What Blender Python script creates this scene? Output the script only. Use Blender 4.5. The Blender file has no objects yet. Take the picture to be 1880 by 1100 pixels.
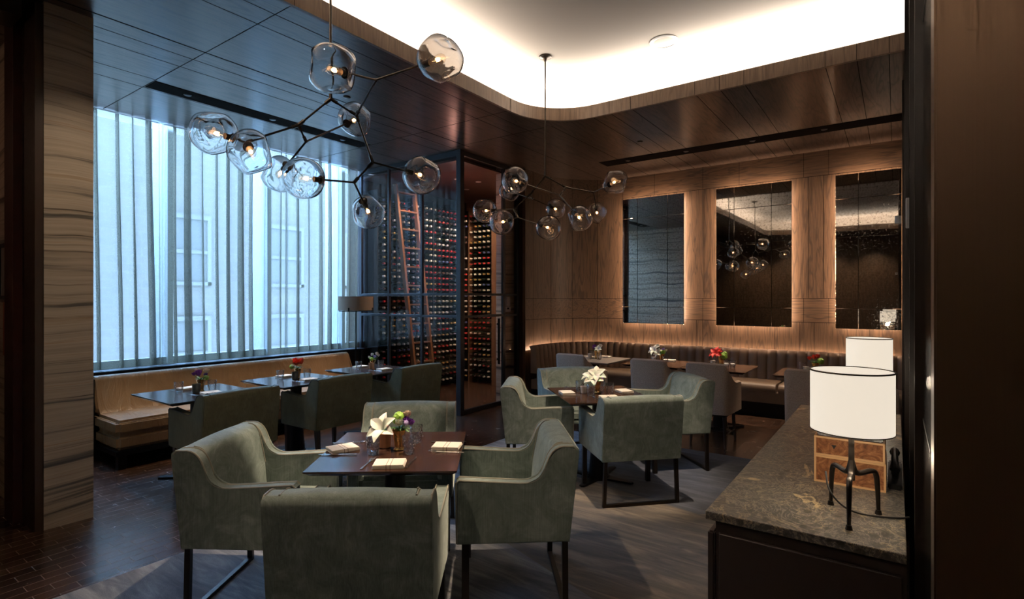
import bpy, bmesh, math, random
from mathutils import Vector, Matrix, noise
PI = math.pi
S = bpy.context.scene
COL = S.collection
random.seed(7)

# ------------------------------------------------------------------ camera
TH = math.atan(705/990)
cam = bpy.data.cameras.new('camera'); cam.sensor_width = 36; cam.lens = 36*990/1880
cam.clip_start = .05
co = bpy.data.objects.new('camera', cam); COL.objects.link(co)
co.location = (0, 0, 1.58); co.rotation_euler = (PI/2, 0, TH)
S.camera = co
S.view_settings.view_transform = 'Standard'; S.view_settings.look = 'None'
S.view_settings.gamma = 1; S.view_settings.use_curve_mapping = False
S.view_settings.exposure = 0.14
S.cycles.transparent_max_bounces = 24
S.cycles.max_bounces = 10
S.cycles.glossy_bounces = 6
S.cycles.sample_clamp_indirect = 4
# ------------------------------------------------------------------ world
W = bpy.data.worlds.new('world'); S.world = W; W.use_nodes = True
bg = W.node_tree.nodes['Background']
bg.inputs[0].default_value = (.35, .61, 1.0, 1); bg.inputs[1].default_value = 27.0

# ------------------------------------------------------------------ lights
def area(loc, direction, sx, sy, power, color, spread=180, xdir=None):
    l = bpy.data.lights.new('area_light', 'AREA'); l.shape = 'RECTANGLE'; l.size = sx; l.size_y = sy
    l.energy = power; l.color = color; l.spread = math.radians(spread)
    o = bpy.data.objects.new('area_light', l); COL.objects.link(o)
    z = -Vector(direction).normalized()
    x = Vector(xdir) if xdir else (Vector((1, 0, 0)) if abs(z.x) < .9 else Vector((0, 1, 0)))
    x = (x - z*x.dot(z)).normalized(); y = z.cross(x)
    m = Matrix((x, y, z)).transposed().to_4x4(); m.translation = Vector(loc); o.matrix_world = m
    return o
def spot(loc, target, power, color, angle=40, blend=.6, r=.03):
    l = bpy.data.lights.new('spot_light', 'SPOT'); l.energy = power; l.color = color
    l.spot_size = math.radians(angle); l.spot_blend = blend; l.shadow_soft_size = r
    o = bpy.data.objects.new('spot_light', l); COL.objects.link(o)
    o.location = loc; o.rotation_euler = (Vector(target)-Vector(loc)).to_track_quat('-Z', 'Y').to_euler()
    return o
def point(loc, power, color, r=.02):
    l = bpy.data.lights.new('point_light', 'POINT'); l.energy = power; l.color = color; l.shadow_soft_size = r
    o = bpy.data.objects.new('point_light', l); COL.objects.link(o); o.location = loc
    return o
WARM = (1, .68, .46); COVE = (1, .90, .78); SPOTC = (1, .78, .56)
# daylight portal over the window
p = area((-7.16, 2.8, 2.2), (1, 0, 0), 6.6, 3.0, 1, (1, 1, 1), xdir=(0, 1, 0)); p.data.cycles.is_portal = True
# added light above the street, strengthens the blue daylight through the window
area((-10.0, 4.5, 6.6), (3.6, 0, -3.0), 16, 3, 7000, (.32, .58, 1), xdir=(0, 1, 0))
# cove strips lying on the ledge of the raised ceiling
CP = 28.0
HX0, HX1, HY0, HY1, HR = -3.38, 2.2, -2.2, 5.41, .65
zc = 3.735
area((HX0-.14, (HY0+HY1)/2, zc), (0, 0, 1), HY1-HY0-1.3, .05, CP*(HY1-HY0-1.3), COVE, xdir=(0, 1, 0))
area(((HX0+.067)/2+.3, HY1+.14, zc), (0, 0, 1), 2.85, .05, CP*2.85, COVE, xdir=(1, 0, 0))
area(((HX0+HX1)/2, HY0-.14, zc), (0, 0, 1), 4.3, .05, CP*4.3, COVE, xdir=(1, 0, 0))
area((HX1+.14, -.4, zc), (0, 0, 1), 3.0, .05, CP*3.0, COVE, xdir=(0, 1, 0))
for k in range(4):
    a = PI/2 + (k+.5)*PI/8
    R = HR+.14
    area((HX0+HR+R*math.cos(a), HY1-HR+R*math.sin(a), zc), (0, 0, 1), R*PI/8, .05, CP*R*PI/8, COVE, xdir=(-math.sin(a), math.cos(a), 0))
# back-lit mirrors: four thin strips behind every mirror
MIRX = [(-3.70, -2.68), (-2.20, -1.18), (-.66, .05)]
MZ0, MZ1, MYW, MYF = 1.19, 3.235, 8.48, 8.36
GP = 6.0
for (a, b) in MIRX:
    for sx, x in ((-1, a+.07), (1, b-.07)):
        if x > 0: continue
        area((x, MYW-.085, (MZ0+MZ1)/2), (sx, .45, 0), .025, MZ1-MZ0-.1, GP*2, WARM, xdir=(0, 1, 0))
    for sz, z in ((-1, MZ0+.05), (1, MZ1-.05)):
        area(((a+b)/2, MYW-.085, z), (0, .45, sz), b-a-.1, .025, GP*(b-a)*.8, WARM, xdir=(1, 0, 0))
# wall-washing strip behind the curved banquette
BP = 7.0
WR = 1.1; WX = -4.70; WYC = MYW-WR
area(((-3.6+.067)/2, MYW-.05, .78), (0, .25, 1), 3.6, .025, BP*3.6, WARM, xdir=(1, 0, 0))
for k in range(5):
    a = PI/2 + (k+.5)*PI/10
    R = WR-.05
    area((WX+WR+R*math.cos(a), WYC+R*math.sin(a), .78), (0, 0, 1), R*PI/10, .025, BP*R*PI/10, WARM, xdir=(-math.sin(a), math.cos(a), 0))
area((WX+.05, 7.18, .78), (0, 0, 1), .36, .025, BP*.36, WARM, xdir=(0, 1, 0))
# spots onto the tables: four unseen under the raised ceiling, others from the slots
spot((-1.75, 2.5, 4.02), (-2.3, 2.0, .75), 420, SPOTC, 30)
spot((-1.75, 2.5, 4.02), (-2.9, 1.7, .6), 320, SPOTC, 30)
spot((-1.5, 3.6, 4.02), (-2.1, 4.35, .75), 520, SPOTC, 36)
spot((-2.3, 1.0, 4.02), (-1.7, 2.2, .6), 180, SPOTC, 50)
for y in (2.45, 3.4, 4.4): spot((-5.74, y, 3.60), (-5.5, y-.05, .6), 160, SPOTC, 46)
for x in (-3.3, -2.4, -1.6, -.8): spot((x, 7.42, 3.60), (x-.02, 7.15, .7), 210, SPOTC, 44)
spot((-3.75, 1.5, 3.58), (-4.745, 1.25, 1.6), 38, SPOTC, 70, 1.0)  # added ceiling spot without a fixture, brightens the marble column
# wine room
for (x, y) in ((-5.7, 6.1), (-5.5, 6.9), (-5.4, 7.5)): spot((x, y, 3.47), (x-.9, y+.3, 1.6), 130, (1, .80, .60), 110)
point((-5.5, 6.3, 2.9), 9, (1, .5, .4), .1)
# added spots behind the viewpoint, wash the back wall for the mirror reflections
for x in (-4.2, -3.0, -1.8, -.6): spot((x, -3.1, 3.58), (x, -4.0, 1.6), 85, SPOTC, 80, 1.0)
# hall behind the left column
point((-6.0, -.2, 2.9), 4, (1, .6, .4), .1)

# ------------------------------------------------------------------ materials
def mat(name): 
    m = bpy.data.materials.new(name); m.use_nodes = True
    return m, m.node_tree, m.node_tree.nodes['Principled BSDF']
def rgb(c): return (c[0], c[1], c[2], 1)
def N(t, kind, **kw):
    n = t.nodes.new(kind)
    for k, v in kw.items():
        if k in n.inputs: n.inputs[k].default_value = v
        else: setattr(n, k, v)
    return n
def ramp(t, src, stops, interp='LINEAR'):
    r = t.nodes.new('ShaderNodeValToRGB'); r.color_ramp.interpolation = interp
    e = r.color_ramp.elements
    while len(e) < len(stops): e.new(.5)
    for i, (p, c) in enumerate(stops):
        e[i].position = p; e[i].color = rgb(c) if not isinstance(c, (int, float)) else (c, c, c, 1)
    t.links.new(src, r.inputs[0]); return r
def coords(t, scale=(1, 1, 1), kind='Object', rot=(0, 0, 0)):
    tc = t.nodes.new('ShaderNodeTexCoord'); mp = t.nodes.new('ShaderNodeMapping')
    mp.inputs['Scale'].default_value = scale; mp.inputs['Rotation'].default_value = rot
    t.links.new(tc.outputs[kind], mp.inputs['Vector']); return mp.outputs[0]
def tex_noise(t, vec, scale, detail=4, rough=.5, dist=0):
    n = N(t, 'ShaderNodeTexNoise', Scale=scale, Detail=detail, Roughness=rough, Distortion=dist)
    t.links.new(vec, n.inputs['Vector']); return n.outputs['Fac']
def bump(t, b, h, strength=.3, dist=.01):
    n = N(t, 'ShaderNodeBump', Strength=strength, Distance=dist)
    t.links.new(h, n.inputs['Height']); t.links.new(n.outputs[0], b.inputs['Normal'])
def mixc(t, f, a, b, mode='MIX'):
    n = t.nodes.new('ShaderNodeMix'); n.data_type = 'RGBA'; n.blend_type = mode
    for v, s in ((f, n.inputs[0]), (a, n.inputs[6]), (b, n.inputs[7])):
        if hasattr(v, 'links'): t.links.new(v, s)
        elif isinstance(v, (int, float)): s.default_value = v
        else: s.default_value = rgb(v)
    return n.outputs[2]
def plain(name, c, rough=.5, metal=0, **kw):
    m, t, b = mat(name); b.inputs['Base Color'].default_value = rgb(c); b.inputs['Roughness'].default_value = rough
    b.inputs['Metallic'].default_value = metal
    for k, v in kw.items(): b.inputs[k].default_value = v
    # slight procedural unevenness
    n = tex_noise(t, coords(t), 35, 3); r = ramp(t, n, [(0, max(0, rough-.06)), (1, min(1, rough+.06))])
    t.links.new(r.outputs[0], b.inputs['Roughness'])
    return m
def wood(name, c1, c2, grain='z', rough=.4, scale=1, coat=0, var=.25, bumps=.08):
    m, t, b = mat(name)
    s = {'z': (14, 14, .8), 'y': (14, .8, 14), 'x': (.8, 14, 14)}[grain]
    v = coords(t, tuple(k*scale for k in s))
    lo = {'z': (4.5, 4.5, .42), 'y': (4.5, .42, 4.5), 'x': (.42, 4.5, 4.5)}[grain]
    v2 = coords(t, tuple(k*scale for k in lo))
    big = tex_noise(t, v2, 1.4, 3, .5, .6)
    # contour lines of a slow noise read as cathedral figure
    mm = N(t, 'ShaderNodeMath', operation='MULTIPLY'); t.links.new(big, mm.inputs[0]); mm.inputs[1].default_value = 52
    sn = N(t, 'ShaderNodeMath', operation='SINE'); t.links.new(mm.outputs[0], sn.inputs[0])
    fig = ramp(t, sn.outputs[0], [(0, 0), (.6, .25), (1, 1)])
    fine = tex_noise(t, v, 6, 4, .65)
    col = ramp(t, fine, [(.3, c1), (.7, c2)])
    dark = tuple(k*.45 for k in c1)
    f = N(t, 'ShaderNodeMath', operation='MULTIPLY'); t.links.new(fig.outputs[0], f.inputs[0]); f.inputs[1].default_value = var
    out = mixc(t, f.outputs[0], col.outputs[0], dark)
    t.links.new(out, b.inputs['Base Color']); b.inputs['Roughness'].default_value = rough
    b.inputs['Coat Weight'].default_value = coat; b.inputs['Coat Roughness'].default_value = .28
    bump(t, b, fine, bumps, .004)
    return m
M = {}
M['wall_wood'] = wood('panel_wood', (.052, .030, .018), (.108, .066, .039), 'z', .42, var=.65)
M['band_wood'] = wood('band_wood', (.052, .030, .018), (.108, .066, .039), 'x', .42, var=.65)
M['ceil_wood'] = wood('ceiling_wood', (.055, .036, .028), (.095, .063, .047), 'y', .27, var=.6, bumps=.05, coat=.3)
M['fascia_wood'] = wood('fascia_wood', (.13, .085, .055), (.22, .145, .095), 'z', .4, var=.4)
M['walnut'] = wood('walnut_table', (.030, .014, .009), (.060, .028, .018), 'x', .16, var=.25, bumps=.02)
M['ebony'] = wood('dark_table', (.022, .014, .012), (.04, .024, .02), 'x', .18, var=.25, bumps=.02)
M['leg_wood'] = wood('dark_leg_wood', (.020, .011, .008), (.038, .022, .015), 'z', .35)
M['ladder_wood'] = wood('ladder_wood', (.16, .07, .032), (.26, .125, .06), 'z', .35)
M['rack_wood'] = wood('rack_wood', (.10, .05, .025), (.17, .085, .045), 'z', .5)
M['black_metal'] = plain('black_metal', (.010, .010, .011), .35, .6)
M['frame_metal'] = plain('frame_metal', (.012, .014, .018), .45)
M['bronze'] = plain('bronze', (.050, .038, .028), .34, .9)
M['bronze_leg'] = plain('bronze_leg', (.045, .034, .026), .32, .85)
M['dark_iron'] = plain('dark_iron', (.05, .042, .036), .35, .9)
M['groove'] = plain('groove', (.006, .004, .003), .9, **{'Specular IOR Level': .05})
M['slot_black'] = plain('slot_black', (.012, .007, .005), .4)
M['white_paint'] = plain('white_paint', (.60, .53, .465), .8)
M['white_plastic'] = plain('white_plastic', (.85, .82, .78), .4)
M['brass'] = plain('brass', (.80, .52, .20), .22, 1)
M['copper'] = plain('copper_cup', (.62, .33, .18), .35, .5)
M['grey_cup'] = plain('grey_cup', (.07, .08, .075), .4)
M['silver'] = plain('silver', (.75, .72, .68), .18, 1)
M['beam_brown'] = plain('beam_brown', (.035, .018, .010), .4)
M['red_brown'] = plain('red_brown', (.040, .010, .006), .4)
M['white_petal'] = plain('white_petal', (.86, .84, .74), .55, **{'Subsurface Weight': .15})
M['cream_petal'] = plain('cream_petal', (.85, .66, .52), .55)
M['red_petal'] = plain('red_petal', (.75, .035, .025), .5)
M['coral_petal'] = plain('coral_petal', (.85, .09, .035), .5)
M['purple_petal'] = plain('purple_petal', (.20, .04, .34), .55)
M['lilac_petal'] = plain('lilac_petal', (.50, .38, .70), .55)
M['leaf'] = plain('leaf_green', (.11, .24, .045), .5)
M['lime'] = plain('lime_green', (.24, .42, .05), .55)
M['candle'] = plain('candle_glass_wax', (.75, .66, .58), .4)

def velvet(name, c1, c2, c3, tint=(.6, .66, .6)):
    m, t, b = mat(name)
    v = coords(t)
    big = tex_noise(t, v, 6.5, 6, .68, 1.6)
    fine = tex_noise(t, coords(t, (260, 260, 9)), 1, 2, .5)
    col = ramp(t, big, [(.28, c1), (.5, c2), (.72, c3)])
    fr = ramp(t, fine, [(.3, .82), (.7, 1.12)])
    out = mixc(t, 1.0, col.outputs[0], fr.outputs[0], 'MULTIPLY')
    t.links.new(out, b.inputs['Base Color'])
    b.inputs['Roughness'].default_value = .62
    b.inputs['Sheen Weight'].default_value = .8; b.inputs['Sheen Roughness'].default_value = .35
    b.inputs['Sheen Tint'].default_value = rgb(tint)
    b.inputs['Specular IOR Level'].default_value = .25
    bump(t, b, big, .12, .02)
    return m
M['velvet'] = velvet('sage_velvet', (.115, .148, .130), (.20, .24, .215), (.31, .355, .33))
M['velvet_dark'] = velvet('olive_velvet', (.085, .085, .045), (.115, .112, .062), (.15, .145, .085), (.45, .5, .42))
M['piping'] = plain('piping', (.30, .29, .23), .5)
M['piping_dark'] = plain('piping_dark', (.03, .035, .03), .5)
def fabric(name, c1, c2, sc=160):
    m, t, b = mat(name)
    v = coords(t, (1, 1, 1)); n = tex_noise(t, v, sc, 3, .7)
    t.links.new(ramp(t, n, [(.35, c1), (.65, c2)]).outputs[0], b.inputs['Base Color'])
    b.inputs['Roughness'].default_value = .9; b.inputs['Specular IOR Level'].default_value = .1
    bump(t, b, n, .25, .002); return m
M['grey_weave'] = fabric('grey_weave', (.40, .295, .23), (.62, .485, .385))
def leather(name, c1, c2, wr=.35):
    m, t, b = mat(name)
    v = coords(t); n = tex_noise(t, v, 3, 4, .55, .5)
    t.links.new(ramp(t, n, [(.3, c1), (.7, c2)]).outputs[0], b.inputs['Base Color'])
    b.inputs['Roughness'].default_value = .36; b.inputs['Specular IOR Level'].default_value = .5
    w = tex_noise(t, coords(t, (1, 3.2, .9)), 2.6, 4, .55, 1.5)
    bump(t, b, w, wr, .05); return m
M['tan_leather'] = leather('tan_leather', (.25, .145, .065), (.34, .205, .098), .45)
M['taupe_leather'] = leather('taupe_leather', (.19, .13, .088), (.25, .172, .12), .10)

def marble():
    m, t, b = mat('striped_marble')
    tc = t.nodes.new('ShaderNodeTexCoord')
    w1 = tex_noise(t, coords(t, (.7, .7, .35)), 1.3, 2)
    cmb = t.nodes.new('ShaderNodeVectorMath'); cmb.operation = 'ADD'
    mul = t.nodes.new('ShaderNodeVectorMath'); mul.operation = 'MULTIPLY'
    conv = t.nodes.new('ShaderNodeCombineXYZ'); t.links.new(w1, conv.inputs[2])
    t.links.new(conv.outputs[0], mul.inputs[0]); mul.inputs[1].default_value = (0, 0, .22)
    t.links.new(tc.outputs['Object'], cmb.inputs[0]); t.links.new(mul.outputs[0], cmb.inputs[1])
    mp = t.nodes.new('ShaderNodeMapping'); mp.inputs['Scale'].default_value = (.35, .35, 14); t.links.new(cmb.outputs[0], mp.inputs['Vector'])
    a = tex_noise(t, mp.outputs[0], 1.0, 8, .62, .15)
    mp2 = t.nodes.new('ShaderNodeMapping'); mp2.inputs['Scale'].default_value = (.5, .5, 60); t.links.new(cmb.outputs[0], mp2.inputs['Vector'])
    c = tex_noise(t, mp2.outputs[0], 1.0, 5, .6, .1)
    base = ramp(t, a, [(.32, (.06, .057, .054)), (.385, (.20, .18, .155)), (.43, (.46, .39, .31)), (.60, (.60, .52, .42)), (.70, (.42, .31, .20))])
    vein = ramp(t, c, [(.29, (.12, .10, .09)), (.39, (.85, .82, .78)), (.60, (1, 1, 1)), (.72, (.72, .52, .34))])
    out = mixc(t, .9, base.outputs[0], vein.outputs[0], 'MULTIPLY')
    t.links.new(out, b.inputs['Base Color']); b.inputs['Roughness'].default_value = .35
    return m
M['marble'] = marble()
def granite():
    m, t, b = mat('veined_granite')
    v = coords(t, rot=(0, 0, .6))
    n1 = tex_noise(t, v, 5.5, 10, .72, 2.0)
    mm = N(t, 'ShaderNodeMath', operation='MULTIPLY'); t.links.new(n1, mm.inputs[0]); mm.inputs[1].default_value = 60
    sn = N(t, 'ShaderNodeMath', operation='SINE'); t.links.new(mm.outputs[0], sn.inputs[0])
    base = ramp(t, sn.outputs[0], [(0, (.065, .061, .057)), (.6, (.12, .112, .103)), (.92, (.165, .15, .132)), (1, (.32, .27, .20))])
    n2 = tex_noise(t, v, 2.2, 6, .6, 1.8)
    gold = ramp(t, n2, [(.60, 0), (.625, 1), (.655, .35), (.69, 0)])
    o = mixc(t, gold.outputs[0], base.outputs[0], (.58, .44, .25))
    ln = tex_noise(t, coords(t, (1.3, 1, 1)), 3.2, 8, .62, 2.6)
    vn = ramp(t, ln, [(.488, 0), (.499, .8), (.512, 0)])
    o = mixc(t, vn.outputs[0], o, (.46, .36, .21))
    vo = N(t, 'ShaderNodeTexVoronoi', Scale=24.0); t.links.new(coords(t, (1, .6, 1)), vo.inputs['Vector'])
    msk = ramp(t, tex_noise(t, coords(t), 3.0, 2), [(.47, 0), (.54, 1)])
    bl = ramp(t, vo.outputs['Distance'], [(.25, 1), (.38, 0)])
    f = N(t, 'ShaderNodeMath', operation='MULTIPLY'); t.links.new(msk.outputs[0], f.inputs[0]); t.links.new(bl.outputs[0], f.inputs[1])
    f2 = N(t, 'ShaderNodeMath', operation='MULTIPLY'); t.links.new(f.outputs[0], f2.inputs[0]); f2.inputs[1].default_value = .8
    o = mixc(t, f2.outputs[0], o, (.02, .018, .018))
    t.links.new(o, b.inputs['Base Color']); b.inputs['Roughness'].default_value = .32
    return m
M['granite'] = granite()
def floor_mat():
    m, t, b = mat('brick_parquet')
    v = coords(t, rot=(0, 0, PI/2))
    br = t.nodes.new('ShaderNodeTexBrick'); t.links.new(v, br.inputs['Vector'])
    br.inputs['Color1'].default_value = rgb((.050, .024, .014)); br.inputs['Color2'].default_value = rgb((.028, .014, .009))
    br.inputs['Mortar'].default_value = rgb((.12, .09, .072)); br.inputs['Scale'].default_value = 1
    br.inputs['Mortar Size'].default_value = .0022; br.inputs['Brick Width'].default_value = .19; br.inputs['Row Height'].default_value = .085
    br.inputs['Bias'].default_value = -.1; br.inputs['Mortar Smooth'].default_value = .1
    n = tex_noise(t, coords(t), 6, 5, .6)
    o = mixc(t, .7, br.outputs['Color'], ramp(t, n, [(.3, .6), (.7, 1.4)]).outputs[0], 'MULTIPLY')
    t.links.new(o, b.inputs['Base Color'])
    t.links.new(ramp(t, n, [(.3, .20), (.7, .28)]).outputs[0], b.inputs['Roughness'])
    inv = N(t, 'ShaderNodeMath', operation='MULTIPLY'); t.links.new(br.outputs['Fac'], inv.inputs[0]); inv.inputs[1].default_value = -1
    ad = N(t, 'ShaderNodeMath', operation='ADD'); t.links.new(inv.outputs[0], ad.inputs[0])
    sc = N(t, 'ShaderNodeMath', operation='MULTIPLY'); t.links.new(n, sc.inputs[0]); sc.inputs[1].default_value = .12
    t.links.new(sc.outputs[0], ad.inputs[1])
    bump(t, b, ad.outputs[0], .35, .003)
    return m
M['floor'] = floor_mat()
def rug_mat():
    m, t, b = mat('rug_pile')
    v = coords(t, (1.1, 6, 1), rot=(0, 0, -.50)); n = tex_noise(t, v, 1.7, 7, .62, .7)
    col = ramp(t, n, [(.34, (.040, .046, .062)), (.5, (.095, .100, .112)), (.66, (.20, .205, .21))])
    v2 = coords(t, (.30, .30, 1)); n2 = tex_noise(t, v2, 1.3, 2)
    # large facets: pale, brown and slate polygons
    vo = N(t, 'ShaderNodeTexVoronoi', Scale=.62, Randomness=1.0); t.links.new(coords(t, (1, 1, 0)), vo.inputs['Vector'])
    sep = t.nodes.new('ShaderNodeSeparateColor'); t.links.new(vo.outputs['Color'], sep.inputs[0])
    fac = ramp(t, sep.outputs[0], [(0, (.62, .66, .80)), (.3, (1.0, .98, .95)), (.55, (1.9, 1.85, 1.8)), (.85, (1.4, 1.1, .78))], 'CONSTANT')
    o = mixc(t, 1.0, col.outputs[0], fac.outputs[0], 'MULTIPLY')
    pile = tex_noise(t, coords(t), 220, 2, .7)
    o = mixc(t, .6, o, ramp(t, pile, [(.3, .6), (.7, 1.35)]).outputs[0], 'MULTIPLY')
    t.links.new(o, b.inputs['Base Color']); b.inputs['Roughness'].default_value = .95
    b.inputs['Sheen Weight'].default_value = .35; b.inputs['Specular IOR Level'].default_value = .1
    bump(t, b, pile, .5, .006)
    return m
M['rug'] = rug_mat()
def solid_glass(name, clear):
    m = bpy.data.materials.new(name); m.use_nodes = True; t = m.node_tree; t.nodes.clear()
    o = t.nodes.new('ShaderNodeOutputMaterial'); mx = t.nodes.new('ShaderNodeMixShader'); mx.inputs[0].default_value = clear
    g = N(t, 'ShaderNodeBsdfGlass', IOR=1.45); g.inputs['Roughness'].default_value = 0
    tr = N(t, 'ShaderNodeBsdfTransparent'); t.links.new(g.outputs[0], mx.inputs[1]); t.links.new(tr.outputs[0], mx.inputs[2]); t.links.new(mx.outputs[0], o.inputs[0]); return m
def thin_glass(name, tint=(1, 1, 1), ior=1.5, extra=0.0, pattern=0, rough=0.0, gain=.85, power=4.0):
    m = bpy.data.materials.new(name); m.use_nodes = True; t = m.node_tree; t.nodes.clear()
    o = t.nodes.new('ShaderNodeOutputMaterial'); mx = t.nodes.new('ShaderNodeMixShader')
    tr = N(t, 'ShaderNodeBsdfTransparent'); tr.inputs[0].default_value = rgb(tint)
    gl = N(t, 'ShaderNodeBsdfGlossy'); gl.inputs['Roughness'].default_value = rough
    fr = N(t, 'ShaderNodeLayerWeight', Blend=.5)
    pw = N(t, 'ShaderNodeMath', operation='POWER'); t.links.new(fr.outputs['Facing'], pw.inputs[0]); pw.inputs[1].default_value = power
    ad = N(t, 'ShaderNodeMath', operation='MULTIPLY_ADD'); t.links.new(pw.outputs[0], ad.inputs[0]); ad.inputs[1].default_value = gain; ad.inputs[2].default_value = .04+extra; ad.use_clamp = True
    t.links.new(ad.outputs[0], mx.inputs[0]); t.links.new(tr.outputs[0], mx.inputs[1]); t.links.new(gl.outputs[0], mx.inputs[2])
    t.links.new(mx.outputs[0], o.inputs[0])
    if pattern:
        v = coords(t); w = []
        for r in (.9, -.9):
            mp = t.nodes.new('ShaderNodeMapping'); mp.vector_type = 'TEXTURE'
            tc = t.nodes.new('ShaderNodeTexCoord'); sp = t.nodes.new('ShaderNodeSeparateXYZ'); t.links.new(tc.outputs['Object'], sp.inputs[0])
            at = N(t, 'ShaderNodeMath', operation='ARCTAN2'); t.links.new(sp.outputs[1], at.inputs[0]); t.links.new(sp.outputs[0], at.inputs[1])
            a9 = N(t, 'ShaderNodeMath', operation='MULTIPLY'); t.links.new(at.outputs[0], a9.inputs[0]); a9.inputs[1].default_value = 9
            zz = N(t, 'ShaderNodeMath', operation='MULTIPLY'); t.links.new(sp.outputs[2], zz.inputs[0]); zz.inputs[1].default_value = 260*r
            s = N(t, 'ShaderNodeMath', operation='ADD'); t.links.new(a9.outputs[0], s.inputs[0]); t.links.new(zz.outputs[0], s.inputs[1])
            sn = N(t, 'ShaderNodeMath', operation='SINE'); t.links.new(s.outputs[0], sn.inputs[0]); w.append(sn.outputs[0])
        mxm = N(t, 'ShaderNodeMath', operation='MAXIMUM'); t.links.new(w[0], mxm.inputs[0]); t.links.new(w[1], mxm.inputs[1])
        bp = N(t, 'ShaderNodeBump', Strength=.8, Distance=.002); t.links.new(mxm.outputs[0], bp.inputs['Height'])
        t.links.new(bp.outputs[0], gl.inputs['Normal']); t.links.new(bp.outputs[0], fr.inputs['Normal'])
    return m
M['globe_glass'] = solid_glass('blown_glass', .0)
M['bulb_glass'] = thin_glass('bulb_glass', (1, .93, .85), 1.4)
M['cut_glass'] = thin_glass('cut_glass', (.97, .975, .98), 1.5, .05, pattern=1, gain=1.8, power=2.4)
M['pane'] = thin_glass('window_pane', (.93, .97, 1), 1.5)
M['wine_pane'] = thin_glass('wine_room_pane', (.88, .83, .81), 1.5, -.02)
def emit(name, c, s):
    m = bpy.data.materials.new(name); m.use_nodes = True; t = m.node_tree; t.nodes.clear()
    o = t.nodes.new('ShaderNodeOutputMaterial'); e = t.nodes.new('ShaderNodeEmission')
    e.inputs[0].default_value = rgb(c); e.inputs[1].default_value = s; t.links.new(e.outputs[0], o.inputs[0]); return m
M['filament'] = emit('filament', (1, .55, .24), 40)
M['downlight'] = emit('downlight_lens', (1, .82, .6), 12)
def curtain_mat():
    m = bpy.data.materials.new('sheer_cloth'); m.use_nodes = True; t = m.node_tree; t.nodes.clear()
    o = t.nodes.new('ShaderNodeOutputMaterial'); mx = t.nodes.new('ShaderNodeMixShader')
    tr = t.nodes.new('ShaderNodeBsdfTransparent'); tl = t.nodes.new('ShaderNodeBsdfTranslucent'); df = t.nodes.new('ShaderNodeBsdfDiffuse')
    tl.inputs[0].default_value = rgb((.115, .105, .075)); df.inputs[0].default_value = rgb((.20, .21, .18))
    m2 = t.nodes.new('ShaderNodeMixShader'); m2.inputs[0].default_value = .3
    t.links.new(tl.outputs[0], m2.inputs[1]); t.links.new(df.outputs[0], m2.inputs[2])
    lw = N(t, 'ShaderNodeLayerWeight', Blend=.35)
    n = tex_noise(t, coords(t, (40, 40, 160)), 2.0, 3, .7)
    rr = ramp(t, lw.outputs['Facing'], [(0, .66), (.5, .80), (.9, 1)])
    ad = N(t, 'ShaderNodeMath', operation='MULTIPLY_ADD'); t.links.new(n, ad.inputs[0]); ad.inputs[1].default_value = .35
    ad.use_clamp = True
    su = N(t, 'ShaderNodeMath', operation='SUBTRACT'); t.links.new(rr.outputs[0], su.inputs[0]); su.inputs[1].default_value = .17
    t.links.new(su.outputs[0], ad.inputs[2])
    t.links.new(ad.outputs[0], mx.inputs[0]); t.links.new(tr.outputs[0], mx.inputs[1]); t.links.new(m2.outputs[0], mx.inputs[2])
    t.links.new(mx.outputs[0], o.inputs[0]); return m
M['sheer'] = curtain_mat()
def mirror_mat():
    m, t, b = mat('antique_mirror'); b.inputs['Metallic'].default_value = 1; b.inputs['Roughness'].default_value = .02
    v = coords(t); n = tex_noise(t, v, 38, 6, .75)
    n2 = tex_noise(t, v, 2.0, 3)
    c = ramp(t, n, [(.38, (.40, .37, .33)), (.47, (.66, .62, .57)), (.60, (.80, .76, .71))])
    t.links.new(c.outputs[0], b.inputs['Base Color'])
    r = ramp(t, n, [(.36, .22), (.46, .015)]); t.links.new(r.outputs[0], b.inputs['Roughness'])
    bump(t, b, tex_noise(t, coords(t, (1, 1, 1)), 1.6, 0), .25, .006)
    return m
M['mirror'] = mirror_mat()
def lacquer(name, c, rough, metal=0, coat=1.0):
    m, t, b = mat(name); b.inputs['Base Color'].default_value = rgb(c); b.inputs['Metallic'].default_value = metal
    n = tex_noise(t, coords(t, (60, 60, .6)), 4, 3, .6)
    t.links.new(ramp(t, n, [(.3, rough*.8), (.7, rough*1.3)]).outputs[0], b.inputs['Roughness'])
    b.inputs['Coat Weight'].default_value = coat; b.inputs['Coat Roughness'].default_value = .05
    bump(t, b, n, .03, .002)
    return m
M['lacquer'] = lacquer('dark_lacquer', (.020, .012, .010), .22)
M['brushed'] = lacquer('brushed_bronze', (.14, .09, .058), .38, .85, 0)
M['cabinet'] = plain('cabinet_front', (.022, .014, .012), .42)
def shade_mat(name, c, s):
    m, t, b = mat(name); b.inputs['Base Color'].default_value = rgb((.8, .76, .68)); b.inputs['Roughness'].default_value = .8
    b.inputs['Emission Color'].default_value = rgb(c); b.inputs['Emission Strength'].default_value = s
    n = tex_noise(t, coords(t), 300, 2); bump(t, b, n, .1, .001); return m
M['lamp_shade'] = shade_mat('lamp_shade_linen', (1, .88, .72), .74)
M['lamp_hot'] = emit('lamp_diffuser_glow', (1, .90, .75), 1.3)
M['lamp_top'] = shade_mat('lamp_top_diffuser', (1, .86, .68), .16)
M['lamp_top'].node_tree.nodes['Principled BSDF'].inputs['Base Color'].default_value = (.42, .38, .30, 1)
M['grey_shade'] = plain('grey_shade', (.30, .23, .17), .7)
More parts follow.
